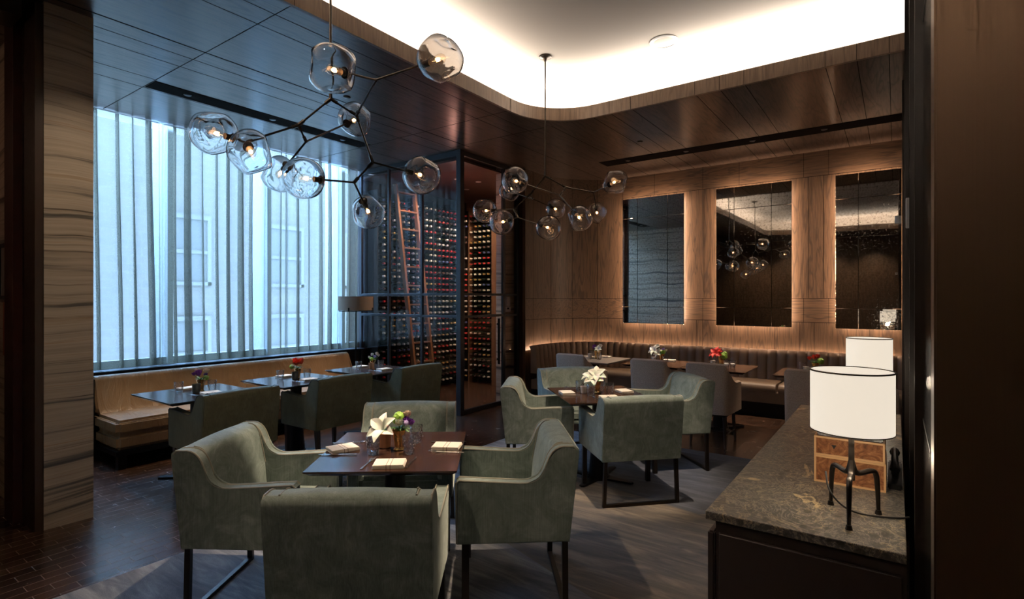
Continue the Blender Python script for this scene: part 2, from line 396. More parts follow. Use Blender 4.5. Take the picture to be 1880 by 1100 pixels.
def burl():
    m, t, b = mat('burl_veneer'); n = tex_noise(t, coords(t), 17, 7, .7, 3.0)
    t.links.new(ramp(t, n, [(.32, (.07, .022, .01)), (.5, (.25, .10, .042)), (.66, (.42, .20, .09))]).outputs[0], b.inputs['Base Color'])
    b.inputs['Roughness'].default_value = .3; return m
M['burl'] = burl()
M['burl_edge'] = plain('pale_wood_edge', (.66, .40, .20), .4)
def napkin_mat():
    m, t, b = mat('linen_napkin'); tc = t.nodes.new('ShaderNodeTexCoord'); sp = t.nodes.new('ShaderNodeSeparateXYZ'); t.links.new(tc.outputs['Object'], sp.inputs[0])
    ab = N(t, 'ShaderNodeMath', operation='ABSOLUTE'); t.links.new(sp.outputs[0], ab.inputs[0])
    r = ramp(t, ab.outputs[0], [(0, (.78, .70, .60)), (.007, (.32, .24, .19)), (.011, (.78, .70, .60))], 'CONSTANT')
    t.links.new(r.outputs[0], b.inputs['Base Color']); b.inputs['Roughness'].default_value = .85
    bump(t, b, tex_noise(t, coords(t), 60, 3), .2, .003); return m
M['napkin'] = napkin_mat()
def facade():
    m, t, b = mat('facade_brick'); v = coords(t, rot=(0, PI/2, 0))
    br = t.nodes.new('ShaderNodeTexBrick')
    mp = t.nodes.new('ShaderNodeCombineXYZ'); tc = t.nodes.new('ShaderNodeTexCoord'); sp = t.nodes.new('ShaderNodeSeparateXYZ')
    t.links.new(tc.outputs['Object'], sp.inputs[0]); t.links.new(sp.outputs[1], mp.inputs[0]); t.links.new(sp.outputs[2], mp.inputs[1])
    t.links.new(mp.outputs[0], br.inputs['Vector']); br.inputs['Scale'].default_value = 1
    br.inputs['Brick Width'].default_value = .5; br.inputs['Row Height'].default_value = .17; br.inputs['Mortar Size'].default_value = .012
    br.inputs['Color1'].default_value = rgb((.150, .125, .105)); br.inputs['Color2'].default_value = rgb((.135, .115, .10)); br.inputs['Mortar'].default_value = rgb((.165, .15, .135))
    t.links.new(br.outputs['Color'], b.inputs['Base Color']); b.inputs['Roughness'].default_value = .9; return m
M['facade'] = facade()
M['win_white'] = plain('painted_frame', (.162, .147, .133), .7)
M['win_dark'] = plain('facade_glass', (.112, .102, .094), .6)
M['mullion'] = plain('mullion_aluminium', (.65, .70, .72), .5)
M['bottle'] = plain('bottle_glass', (.012, .018, .012), .12)
CAPS = [plain('capsule_red', (.45, .02, .025), .35), plain('capsule_gold', (.60, .36, .12), .3, .6), plain('capsule_pale', (.62, .56, .50), .35), plain('capsule_dark', (.10, .05, .05), .35), plain('capsule_blue', (.05, .07, .22), .35)]
M['rack_dark'] = plain('rack_dark', (.010, .009, .010), .5)
M['poster'] = plain('poster_paper', (.22, .19, .17), .7)
M['poster_pink'] = plain('pink_paper', (.38, .13, .09), .7)
M['ink'] = plain('ink', (.012, .012, .014), .6)
M['cord'] = plain('black_cord', (.012, .012, .012), .4)
M['speckle'] = fabric('speckled_grey', (.12, .13, .15), (.5, .5, .52), 60)
M['hall_paint'] = plain('hall_paint', (.35, .20, .14), .8)

# ------------------------------------------------------------------ mesh builder
class MB:
    def __init__(s): s.bm = bmesh.new(); s.M = Matrix.Identity(4)
    def _t(s, vs): 
        for v in vs: v.co = s.M @ v.co
    def add(s, verts, faces, mi=0):
        vs = [s.bm.verts.new(s.M @ Vector(v)) for v in verts]; out = []
        for f in faces:
            try: fc = s.bm.faces.new([vs[i] for i in f]); fc.material_index = mi; out.append(fc)
            except ValueError: pass
        return vs, out
    def box(s, x0, x1, y0, y1, z0, z1, bev=0, mi=0, seg=2):
        v = [(x, y, z) for x in (x0, x1) for y in (y0, y1) for z in (z0, z1)]
        f = [(0, 1, 3, 2), (4, 6, 7, 5), (0, 4, 5, 1), (2, 3, 7, 6), (0, 2, 6, 4), (1, 5, 7, 3)]
        vs, fs = s.add(v, f, mi)
        if bev:
            es = list({e for fc in fs for e in fc.edges})
            r = bmesh.ops.bevel(s.bm, geom=es, offset=bev, segments=seg, affect='EDGES', clamp_overlap=True)
            for fc in r['faces']: fc.material_index = mi
        return s
    def prism(s, pts, axis, a0, a1, bev=0, mi=0, seg=2):
        def P(p, a): return {'x': (a, p[0], p[1]), 'y': (p[0], a, p[1]), 'z': (p[0], p[1], a)}[axis]
        n = len(pts); v = [P(p, a0) for p in pts]+[P(p, a1) for p in pts]
        f = [tuple(range(n-1, -1, -1)), tuple(range(n, 2*n))]+[(i, (i+1) % n, n+(i+1) % n, n+i) for i in range(n)]
        vs, fs = s.add(v, f, mi)
        if bev:
            es = list(set(fs[0].edges) | set(fs[1].edges))
            r = bmesh.ops.bevel(s.bm, geom=es, offset=bev, segments=seg, affect='EDGES', clamp_overlap=True)
            for fc in r['faces']: fc.material_index = mi
        return s
    def tube(s, pts, r, n=8, closed=False, mi=0, flat=1.0, up=None):
        pts = [Vector(p) for p in pts]; m = len(pts)
        rs = r if isinstance(r, (list, tuple)) else [r]*m
        rings = []; prev = None
        for i, p in enumerate(pts):
            if closed: t = (pts[(i+1) % m]-pts[i-1])
            else: t = pts[min(i+1, m-1)]-pts[max(i-1, 0)]
            t.normalize()
            if prev is None:
                u = Vector(up) if up else (Vector((0, 0, 1)) if abs(t.z) < .9 else Vector((1, 0, 0)))
            else: u = prev
            u = (u - t*u.dot(t)).normalized(); prev = u; w = t.cross(u)
            rings.append([p + (w*math.cos(2*PI*k/n) + u*math.sin(2*PI*k/n)*flat)*rs[i] for k in range(n)])
        v = [q for ring in rings for q in ring]; f = []
        for i in range(m if closed else m-1):
            j = (i+1) % m
            for k in range(n): f.append((i*n+k, i*n+(k+1) % n, j*n+(k+1) % n, j*n+k))
        if not closed: f += [tuple(range(n-1, -1, -1)), tuple((m-1)*n+k for k in range(n))]
        s.add(v, f, mi); return s
    @staticmethod
    def smooth(pts, rs, k=2):
        pts = [Vector(p) for p in pts]; rs = list(rs) if isinstance(rs, (list, tuple)) else [rs]*len(pts)
        for _ in range(k):
            q, r = [pts[0]], [rs[0]]
            for i in range(len(pts)-1):
                q += [pts[i]*.75+pts[i+1]*.25, pts[i]*.25+pts[i+1]*.75]; r += [rs[i]*.75+rs[i+1]*.25, rs[i]*.25+rs[i+1]*.75]
            pts, rs = q+[pts[-1]], r+[rs[-1]]
        return pts, rs
    def lathe(s, prof, n=24, c=(0, 0, 0), mi=0, fn=None):
        v = []; f = []
        for (r, z) in prof:
            for k in range(n):
                a = 2*PI*k/n; rr = r*(fn(a, z) if fn else 1)
                v.append((c[0]+rr*math.cos(a), c[1]+rr*math.sin(a), c[2]+z))
        for i in range(len(prof)-1):
            for k in range(n): f.append((i*n+k, i*n+(k+1) % n, (i+1)*n+(k+1) % n, (i+1)*n+k))
        if prof[0][0] > 1e-5: f.append(tuple(range(n-1, -1, -1)))
        if prof[-1][0] > 1e-5: f.append(tuple((len(prof)-1)*n+k for k in range(n)))
        s.add(v, f, mi); return s
    def grid(s, fn, nu, nv, mi=0):
        v = [fn(i/nu, j/nv) for i in range(nu+1) for j in range(nv+1)]
        f = [(i*(nv+1)+j, (i+1)*(nv+1)+j, (i+1)*(nv+1)+j+1, i*(nv+1)+j+1) for i in range(nu) for j in range(nv)]
        s.add(v, f, mi); return s
    def build(s, name, mats, parent=None, sharp=35, smooth=True, weld=False):
        if weld: bmesh.ops.remove_doubles(s.bm, verts=s.bm.verts, dist=1e-5)
        bmesh.ops.recalc_face_normals(s.bm, faces=s.bm.faces)
        me = bpy.data.meshes.new(name); s.bm.to_mesh(me); s.bm.free()
        for m in (mats if isinstance(mats, (list, tuple)) else [mats]): me.materials.append(M[m] if isinstance(m, str) else m)
        if smooth:
            me.polygons.foreach_set('use_smooth', [True]*len(me.polygons))
            me.set_sharp_from_angle(angle=math.radians(sharp))
        o = bpy.data.objects.new(name, me); COL.objects.link(o)
        if parent: o.parent = parent
        return o
def tag(o, label, cat, group=None, kind=None):
    o['label'] = label; o['category'] = cat
    if group: o['group'] = group
    if kind: o['kind'] = kind
    return o
def thing(name, label, cat, loc=(0, 0, 0), rz=0, group=None):
    o = bpy.data.objects.new(name, None); o.empty_display_size = .1; COL.objects.link(o)
    o.location = loc; o.rotation_euler = (0, 0, rz); return tag(o, label, cat, group)
def struct(o, label):
    o['kind'] = 'structure'; o['label'] = label; o['category'] = re_cat(o.name); return o
def re_cat(n): return n.split('.')[0].split('_')[0]
def dup(o, loc=None, rz=None, label=None, group=None, parent=None):
    c = o.copy(); COL.objects.link(c)
    if parent: c.parent = parent
    if loc is not None: c.location = loc
    if rz is not None: c.rotation_euler = (0, 0, rz)
    if label: c['label'] = label
    if group: c['group'] = group
    for ch in list(o.children): dup(ch, parent=c)
    return c
def use(proto, flag, loc, rz, label, group=None):
    if not flag.get('used'):
        flag['used'] = True; proto.location = loc; proto.rotation_euler = (0, 0, rz); proto['label'] = label
        if group: proto['group'] = group
        return proto
    return dup(proto, loc, rz, label, group)

# ------------------------------------------------------------------ room shell
struct(MB().box(-8.2, 3.2, -4.2, 9.0, -.1, 0).build('floor', 'floor', smooth=False), 'dark brown brick-laid parquet floor')
tag(MB().box(-3.6, -.56, -1.2, 5.67, 0.0, .014, .004).build('area_rug', 'rug', smooth=False), 'charcoal and slate area rug with streaks under the green velvet chairs', 'rug')
# soffit with the rounded opening of the raised ceiling
def rounded(x0, x1, y0, y1, r, off=0, n=8):
    x0 -= off; x1 += off; y0 -= off; y1 += off; r += off; out = []
    for cx, cy, a0 in ((x1-r, y1-r, 0), (x0+r, y1-r, PI/2), (x0+r, y0+r, PI), (x1-r, y0+r, 3*PI/2)):
        for k in range(n+1):
            a = a0+k*PI/2/n; out.append((cx+r*math.cos(a), cy+r*math.sin(a)))
    return out
ZS, ZC = 3.62, 4.05
hole = rounded(HX0, HX1, HY0, HY1, HR); outer = [(3.2, 9.0), (-6.965, 9.0), (-6.965, 1.43), (-8.2, 1.43), (-8.2, -4.2), (3.2, -4.2)]
b = MB()
def ring_plane(b, z, inner, outerp, mi=0):
    iv = [b.bm.verts.new((x, y, z)) for x, y in inner]; ov = [b.bm.verts.new((x, y, z)) for x, y in outerp]
    es = [b.bm.edges.new((l[i], l[(i+1) % len(l)])) for l in (iv, ov) for i in range(len(l))]
    r = bmesh.ops.triangle_fill(b.bm, edges=es, use_beauty=True)
    for g in r['geom']:
        if isinstance(g, bmesh.types.BMFace): g.material_index = mi
ring_plane(b, ZS, hole, outer)
# seams of the panelling: fine dark joints
for x, y0, y1, w in [(-4.648, -4, 5.54, .007), (-4.866, -4, 5.54, .003), (-5.107, -4, 5.54, .003), (-5.60, -4, 2.17, .003), (-5.889, -4, 5.54, .003), (-3.849, -4, 5.54, .003), (-3.619, -4, 5.54, .003)]:
    b.box(x-w, x+w, y0, y1, ZS-.0012, ZS-.0002, mi=1)
for x0, x1, y in [(-6.9, -3.385, 2.16), (-6.9, -3.385, 4.72), (-4.84, -3.385, 5.43), (-6.9, -3.385, -.6)]: b.box(x0, x1, y-.003, y+.003, ZS-.0012, ZS-.0002, mi=1)
for x in (-4.05, -3.3, -2.764, -2.551, -2.305, -1.626, -1.393, -1.168, -.504, -.271, -.046): b.box(x-.003, x+.003, 5.43, 8.48, ZS-.0012, ZS-.0002, mi=1)
# two long light slots, dark and slightly lower than the wood
for x0, x1, y0, y1 in [(-5.86, -5.63, 2.17, 4.70), (-3.6, .067, 7.28, 7.57)]:
    b.box(x0, x1, y0, y1, ZS-.004, ZS-.0003, mi=1)
struct(b.build('ceiling', ['ceil_wood', 'groove'], smooth=False), 'dark wood panelled ceiling with long black light slots')
b = MB()
inn = rounded(HX0, HX1, HY0, HY1, HR); n = len(inn)
o2 = rounded(HX0, HX1, HY0, HY1, HR, .028)
v = [(x, y, ZS-.012) for x, y in inn]+[(x, y, ZS+.128) for x, y in inn]+[(x, y, ZS+.128) for x, y in o2]+[(x, y, ZS-.012) for x, y in o2]
f = []
for i in range(n):
    j = (i+1) % n
    for k in range(4): f.append((k*n+i, k*n+j, ((k+1) % 4)*n+j, ((k+1) % 4)*n+i))
b.add(v, f)
for x in (-2.764, -2.551, -2.305, -1.626, -1.393, -1.168, -.504, -.271, -.046): b.box(x-.002, x+.002, HY1-.0015, HY1+.001, ZS-.012, ZS+.128, mi=1)
for y in (4.72, 2.16, -.6, 3.45, .8): b.box(HX0-.001, HX0+.0015, y-.002, y+.002, ZS-.012, ZS+.128, mi=1)
struct(b.build('trim_1', ['fascia_wood', 'groove'], sharp=30), 'wooden fascia around the raised lit ceiling')
b = MB()
o3 = rounded(HX0, HX1, HY0, HY1, HR, .46)
v = [(x, y, ZS+.055) for x, y in o2]+[(x, y, ZS+.055) for x, y in o3]+[(x, y, ZC-.06) for x, y in o3]
i4 = rounded(HX0, HX1, HY0, HY1, HR, .44); v += [(x, y, ZC-.015) for x, y in i4]; i5 = rounded(HX0, HX1, HY0, HY1, HR, .40); v += [(x, y, ZC) for x, y in i5]
f = [(k*n+i, k*n+(i+1) % n, (k+1)*n+(i+1) % n, (k+1)*n+i) for k in range(4) for i in range(n)]
f.append(tuple(4*n+i for i in range(n)))
b.add(v, f)
struct(b.build('ceiling', 'white_paint', sharp=50), 'raised white ceiling lit from its cove')
# mirror wall: straight, rounded corner, short return
wp = [(WX, 6.96), (WX, WYC)]+[(WX+WR-WR*math.cos(k*PI/24), WYC+WR*math.sin(k*PI/24)) for k in range(1, 13)]+[(.10, MYW)]
def along(pts, off):      # offset a polyline to the room side
    out = []
    for i, p in enumerate(pts):
        a = Vector(pts[max(i-1, 0)]); c = Vector(pts[min(i+1, len(pts)-1)]); t = (c-a).normalized()
        out.append((p[0]+t.y*off, p[1]-t.x*off))
    return out
b = MB()
def strip(b, pts, z0, z1, mi=0):
    m = len(pts); b.add([(x, y, z0) for x, y in pts]+[(x, y, z1) for x, y in pts], [(i, i+1, m+i+1, m+i) for i in range(m-1)], mi)
strip(b, wp, 0, 1.262, 0); strip(b, wp, 1.262, 1.597, 1); strip(b, wp, 1.597, 3.28, 0); strip(b, wp, 3.28, ZS, 1)
for z in (1.262, 1.597): strip(b, along(wp, .0012), z-.003, z+.003, 2)
b.box(-3.6, .067, MYW-.0012, MYW-.0002, 3.277, 3.283, mi=2)
for x in (-3.38, -2.52, -2.43, -1.97, -1.1, -.92, -.28, -1.42, -2.95):
    b.box(x-.002, x+.002, MYW-.0012, MYW-.0002, 0, 1.262, mi=2); b.box(x+.11, x+.114, MYW-.0012, MYW-.0002, 1.6, 3.28, mi=2)
for x in (-3.2, -2.43, -1.9, -1.05, -.75): b.box(x, x+.004, MYW-.0012, MYW-.0002, 1.265, 1.595, mi=2); b.box(x, x+.004, MYW-.0012, MYW-.0002, 3.28, ZS, mi=2)
for k in (2, 5, 8, 11):
    x, y = wp[1+k]; a = k*PI/24; nx, ny = math.cos(a), -math.sin(a)
    b.tube([(x+nx*.001, y+ny*.001, 0), (x+nx*.001, y+ny*.001, ZS)], .0025, 4, mi=2)
b.box(WX, WX+.0015, 7.18, 7.184, 0, ZS, mi=2)
struct(b.build('wall_back', ['wall_wood', 'band_wood', 'groove'], sharp=30), 'brown oak panelled wall with rounded corner behind the mirrors')
# solid behind, so that no daylight leaks
struct(MB().box(-8.2, 3.2, 8.9, 9.0, 0, 4.1).build('wall_outer', 'beam_brown', smooth=False), 'outer shell behind the panelled wall')
# right wall in glossy dark panels
b = MB(); b.box(.067, .25, 1.6, 8.6, 0, 4.1)
for y in (2.05, 2.85, 4.4, 6.2): b.box(.046, .068, y-.008, y+.008, 0, 4.1, mi=1)  # dark bars added, standing proud to block grazing reflections of the wood
for z in (1.22, 2.42): b.box(.0655, .068, 1.6, 8.48, z-.003, z+.003, mi=1)
struct(b.build('wall_right', ['lacquer', 'slot_black'], smooth=False), 'glossy dark panelled wall beside the sideboard')
struct(MB().box(.067, 1.6, 1.48, 1.62, 0, 4.1, .004).build('wall_pier', 'brushed', smooth=False), 'brushed bronze pier filling the right edge')
struct(MB().box(1.5, 1.7, -4.2, 1.5, 0, 4.1).build('wall_side', 'beam_brown', smooth=False), 'dark side wall near the entrance')
b = MB(); b.box(-8.2, 1.6, -4.2, -4.0, 0, 4.1); struct(b.build('wall_front', 'wall_wood', smooth=False), 'wood wall behind the viewpoint')
# marble column with its wooden pilasters, hall wall
struct(MB().box(-8.2, -4.745, 1.146, 1.426, 0, ZS).build('wall_column', 'marble', smooth=False), 'striped marble column at the left')
struct(MB().box(-5.04, -4.75, 1.10, 1.146, 0, ZS-.02).build('trim_2', 'beam_brown', smooth=False), 'dark wooden pilaster beside the marble column')
struct(MB().box(-5.27, -5.04, 1.05, 1.146, 0, ZS-.02).build('trim_3', 'red_brown', smooth=False), 'reddish wooden pilaster at the hall opening')
struct(MB().box(-5.1, -4.83, -4.0, 1.05, 3.50, ZS-.002).build('trim_4', 'beam_brown', smooth=False), 'dark beam over the hall opening')
struct(MB().box(-8.3, -8.2, -4.2, 1.4, 0, ZS).build('wall_hall', 'hall_paint', smooth=False), 'far wall of the hall')
# window wall
b = MB(); b.box(-7.25, -6.92, 1.40, 9.0, 0, .79); b.box(-7.25, -6.98, 5.60, 9.0, .79, 4.2)
struct(b.build('wall_left', 'beam_brown', smooth=False), 'low wall under the window')
struct(MB().box(-7.2, -6.80, 1.43, 5.56, .79, .815, .003).build('trim_5', 'frame_metal', smooth=False), 'black window sill above the tan banquette')
w = MB(); w.box(-7.14, -7.06, 1.43, 5.6, .815, .90, mi=0); w.box(-7.14, -7.06, 1.43, 5.6, 4.14, 4.2); w.box(-7.3, -6.5, 1.43, 9.0, 4.2, 4.3)
for y in (1.62, 2.865, 4.107, 5.33): w.box(-7.45, -7.02, y-.03, y+.03, .815, 4.2, .004)
wo = w.build('window_1', 'mullion'); wo['kind'] = 'structure'; wo['label'] = 'tall window with pale mullions behind sheer curtains'; wo['category'] = 'window'
w = MB(); w.box(-7.104, -7.10, 1.43, 5.6, .9, 4.14); w.build('pane', 'pane', wo, smooth=False)

# ------------------------------------------------------------------ outside
ap = thing('apartment_building', 'pale brick building with sash windows seen through the sheer curtains', 'building', (-13, 3, -6))
b = MB(); b.box(-1, 0, -12, 22, 0, 12.2); b.build('wall', 'facade', ap, smooth=False)
for y in (-7.0, -4.6, -2.2, .2, 2.6, 5.0, 7.4):
    for z in (5.6, 8.0):
        if z > 7: z = 7.9
        b = MB()
        b.box(-.02, .06, y-.55, y+.55, z, z+.08); b.box(-.02, .06, y-.55, y+.55, z+1.5, z+1.6); b.box(-.02, .06, y-.55, y-.47, z, z+1.5); b.box(-.02, .06, y+.47, y+.55, z, z+1.5); b.box(-.02, .05, y-.47, y+.47, z+.72, z+.8)
        wf = b.build('sash_window', 'win_white', ap, smooth=False)
        MB().box(.005, .015, y-.47, y+.47, z+.05, z+1.5).build('sash_pane', 'win_dark', wf, smooth=False)

# ------------------------------------------------------------------ sheer curtains
def curtain(y0, y1, seed, label, dense):
    rnd = random.Random(seed); nb = max(3, int((y1-y0)/.16)); b = MB()
    ph = [rnd.uniform(0, 6.28) for _ in range(4)]
    lam = .165
    def fn(u, v):
        y = y0+(y1-y0)*u; z = .83+(3.612-.83)*v
        k = .5+.5*math.sin(2*PI*y/.93+ph[0])*math.sin(2*PI*y/.37+ph[2])
        dr = .03*math.sin(2.3*y+ph[3])*(1-v)
        t = 2*PI*y/lam+2.2*math.sin(2.3*y+ph[1])+.9*math.sin(7.1*y+ph[0])+.4*math.sin(3*v+ph[2])
        A = (.028+.062*k)*(1-.15*v)
        edge = min(1, u*12, (1-u)*12)
        x = -6.918+.042*math.cos(t)*(.5+.5*k)+.012*math.sin(9*y+ph[3])
        return (x, y+(A*math.sin(t)+dr)*edge, z)
    b.grid(fn, int((y1-y0)*170), 14)
    return tag(b.build('sheer_curtain', 'sheer', sharp=180), label, 'curtain', 'sheer curtains along the window')
curtain(1.44, 2.71, 1, 'sheer grey curtain hanging beside the marble column', 0)
curtain(2.715, 4.29, 2, 'sheer grey curtain in the middle of the window', 0)
curtain(4.295, 5.50, 3, 'sheer grey curtain hanging next to the glass wine room', 0)

# ------------------------------------------------------------------ mirrors
def mirror(x0, x1, label):
    t = thing('wall_mirror', label, 'mirror', (x0, MYF, MZ0), 0, 'backlit antique mirrors')
    w = x1-x0 if x1 < 0 else 1.02; h = MZ1-MZ0; w = min(w, .06-x0)
    vx = [0, .26, .76, 1.02]; hz = [0, .27, 1.72, h]
    MB().box(.14, w-.14, .02, .10, .14, h-.14).build('backing_panel', 'black_metal', t, smooth=False)
    rnd = random.Random(x0)
    for i in range(3):
        for j in range(3):
            a, c = vx[i]+.0015, min(vx[i+1], w)-.0015
            if a >= w: continue
            o = MB().box(0, c-a, 0, .02, 0, hz[j+1]-hz[j]-.003, .003, seg=1).build('mirror_tile', 'mirror', t, smooth=False)
            o.location = (a, 0, hz[j]+.0015)
    return t
mirror(*MIRX[0], 'backlit antique mirror nearest the wine room, reflecting blue daylight')
mirror(*MIRX[1], 'backlit antique mirror in the middle of the panelled wall')
mirror(*MIRX[2], 'backlit antique mirror partly hidden by the glossy right wall')

# ------------------------------------------------------------------ ceiling fittings
b = MB(); b.lathe([(.13, 0), (.135, -.006), (.115, -.012), (.108, -.006), (.10, -.006)], 40)
t = thing('ceiling_speaker', 'round white speaker set in the raised ceiling', 'speaker', (-1.806, 5.045, ZC))
b.build('rim', 'white_plastic', t); MB().lathe([(0, -.009), (.09, -.008), (.106, -.004)], 40).build('grille', 'white_paint', t)
for (x, y, lab) in ((-4.503, 3.458, 'small round sprinkler cover in the ceiling above the window tables'), (-2.693, 6.632, 'small round sprinkler cover in the ceiling before the mirrors')):
    o = MB().lathe([(.035, 0), (.036, -.006), (.028, -.010), (0, -.010)], 24).build('sprinkler_cover', 'bronze'); o.location = (x, y, ZS)
    tag(o, lab, 'sprinkler', 'ceiling sprinkler covers')
for i, (x, y) in enumerate([(-5.745, 2.5), (-5.745, 3.4), (-5.745, 4.35), (-3.2, 7.425), (-2.35, 7.425), (-1.5, 7.425), (-.7, 7.425)]):
    b = MB(); b.tube([(0, 0, -.0045), (0, 0, -.0085)], [.036, .030], 16)
    o = b.build('slot_spotlight', 'black_metal'); o.location = (x, y, ZS)
    tag(o, ['small black spotlight in the ceiling slot above the window tables', 'small black spotlight in the ceiling slot before the mirrors'][i > 2], 'spotlight', ['spotlights in the window slot', 'spotlights in the mirror slot'][i > 2])

# ------------------------------------------------------------------ chandeliers
GR = .125
def globe_mesh(seed):
    rnd = random.Random(seed); bm = bmesh.new(); bmesh.ops.create_icosphere(bm, subdivisions=5, radius=1)
    dirs = []
    for i in range(4):
        a = i*PI/2+rnd.uniform(-.5, .5); d = Vector((math.cos(a), math.sin(a), rnd.uniform(-.35, .75))).normalized(); dirs.append((d, rnd.uniform(.14, .26), rnd.uniform(.45, .62)))
    off = Vector((seed*3.1, seed*1.7, seed*.9))
    for v in bm.verts:
        d = v.co.normalized(); r = 1+.07*noise.noise(d*1.3+off)
        for (q, a, s) in dirs:
            ang = d.angle(q); r -= a*math.exp(-(ang/s)**6)
        v.co = d*r*GR
    inner = bmesh.ops.duplicate(bm, geom=list(bm.faces))['geom']
    bmesh.ops.reverse_faces(bm, faces=[f for f in inner if isinstance(f, bmesh.types.BMFace)])
    for v in inner:
        if isinstance(v, bmesh.types.BMVert):
            d = v.co.normalized(); v.co = v.co*(.970-.020*noise.noise(d*1.2+off))
    me = bpy.data.meshes.new('glass_globe'); bm.to_mesh(me); bm.free()
    me.materials.append(M['globe_glass']); me.polygons.foreach_set('use_smooth', [True]*len(me.polygons)); return me
GM = [globe_mesh(s) for s in range(1, 6)]
def bulb_meshes():
    b = MB(); b.lathe([(.011, 0), (.013, .02), (.022, .045), (.0275, .066), (.0255, .085), (.015, .099), (0, .103)], 20)
    o = b.build('light_bulb', 'bulb_glass'); b = MB()
    pts = []
    for k in range(25):
        a = k/24*4*PI; pts.append((.010*math.cos(a), .010*math.sin(a), .055+.012*math.sin(a*1.5)))
    b.tube(pts, .0014, 5); b.tube([(0, 0, .02), pts[0]], .0006, 4)
    f = b.build('filament', 'filament'); m = (o.data, f.data)
    bpy.data.objects.remove(o); bpy.data.objects.remove(f); return m
BULB, FIL = bulb_meshes()
def chandelier(label, loc_can, nodes, arms, globes, power):
    O = Vector(nodes['N0']); t = thing('chandelier', label, 'chandelier', O, 0, 'branching glass globe chandeliers')
    def L(p): return Vector(p)-O
    top = ZC - O.z
    MB().tube([(0, 0, .02), (0, 0, top-.02)], .0075, 10).build('stem', 'bronze', t)
    MB().lathe([(.065, 0), (.065, -.012), (.02, -.022), (.012, -.05)], 28, (0, 0, top)).build('canopy', 'bronze', t)
    for (a, c) in arms:
        MB().tube([L(nodes[a]), L(nodes[c])], .0065, 8).build('arm', 'bronze', t)
    for k, p in nodes.items():
        if k[0] == 'G': continue
        b = MB(); b.M = Matrix.Translation(L(p))
        nb = [L(nodes[x if y == k else y])-L(p) for (x, y) in arms if k in (x, y)]+([Vector((0, 0, 1))] if k == 'N0' else [])
        for d in nb:
            d = d.normalized(); b.tube([(0, 0, 0), d*.045], .0115, 6)
        b.build('joint', 'bronze', t)
    for i, (k, src, r) in enumerate(globes):
        c = L(nodes[k]); s = L(nodes[src]); d = (c-s).normalized(); Rg = GR*r
        base = c-d*Rg*.92
        MB().tube([s, base], .0065, 8).build('arm', 'bronze', t)
        sk = MB(); sk.tube([base-d*.012, base-d*.004, base+d*.002], [.012, .030, .030], 20); sk.tube([base, base+d*.012, base+d*.014, base+d*.05], [.016, .016, .019, .019], 18)
        sk.build('socket', 'bronze', t)
        q = d.to_track_quat('Z', 'Y')
        g = bpy.data.objects.new('glass_globe', GM[i % 5]); COL.objects.link(g); g.parent = t
        g.location = c; g.rotation_mode = 'QUATERNION'; g.rotation_quaternion = q @ Matrix.Rotation(i*1.9, 3, 'Z').to_quaternion(); g.scale = (r, r, r)
        bo = bpy.data.objects.new('light_bulb', BULB); COL.objects.link(bo); bo.parent = t; bo.location = base+d*.045; bo.rotation_mode = 'QUATERNION'; bo.rotation_quaternion = q
        fo = bpy.data.objects.new('filament', FIL); COL.objects.link(fo); fo.parent = bo
        point(O+base+d*.10, power, (1, .62, .34), .012)
    return t
c1 = {'N0': (-2.904, 2.106, 2.844), 'A': (-3.024, 1.959, 2.663), 'C': (-3.119, 2.076, 2.605), 'B': (-2.813, 2.232, 2.758), 'D': (-2.436, 2.071, 2.842), 'E': (-2.767, 2.326, 2.471), 'F': (-2.906, 2.288, 2.351), 'H': (-3.093, 1.660, 2.50), 'G1': (-3.07, 1.472, 2.501), 'G2': (-2.923, 1.602, 2.398), 'G3': (-3.268, 2.583, 2.913), 'G4': (-3.493, 2.116, 2.451), 'G5': (-2.032, 2.175, 2.897), 'G6': (-2.299, 1.677, 2.731), 'G7': (-2.606, 2.613, 2.418), 'G8': (-2.954, 1.948, 2.323), 'G9': (-3.03, 2.508, 2.198)}
chandelier('large near chandelier of branching bronze arms with clear glass globes over the window side', None, c1,
    [('N0', 'A'), ('N0', 'B'), ('A', 'C'), ('A', 'H'), ('B', 'D'), ('B', 'E'), ('E', 'F')],
    [('G1', 'H', 1), ('G2', 'H', 1), ('G3', 'C', 1), ('G4', 'C', 1), ('G5', 'D', 1), ('G6', 'D', 1), ('G7', 'E', 1), ('G8', 'F', 1), ('G9', 'F', .95)], 3)
c2 = {'N0': (-2.904, 4.66, 2.834), 'A': (-2.719, 4.754, 2.714), 'B': (-3.061, 4.634, 2.668), 'C': (-2.741, 4.677, 2.622), 'D': (-2.557, 5.054, 2.694), 'E': (-3.211, 4.895, 2.673), 'F': (-3.232, 4.573, 2.519), 'H': (-3.171, 4.555, 2.424), 'G1': (-2.206, 4.813, 2.715), 'G2': (-2.667, 5.344, 2.528), 'G3': (-2.878, 4.089, 2.681), 'G4': (-2.46, 4.571, 2.355), 'G5': (-3.132, 5.258, 2.603), 'G6': (-3.564, 4.951, 2.806), 'G7': (-3.479, 4.398, 2.502), 'G8': (-3.247, 4.379, 2.362), 'G9': (-2.832, 4.612, 2.297)}
chandelier('smaller looking far chandelier of clear glass globes hanging from the raised ceiling', None, c2,
    [('N0', 'A'), ('N0', 'B'), ('A', 'C'), ('A', 'D'), ('B', 'E'), ('B', 'F'), ('F', 'H')],
    [('G1', 'D', 1), ('G2', 'D', .9), ('G3', 'C', 1), ('G4', 'C', 1), ('G5', 'E', .95), ('G6', 'E', .95), ('G7', 'F', 1), ('G8', 'H', 1), ('G9', 'H', 1)], 3)

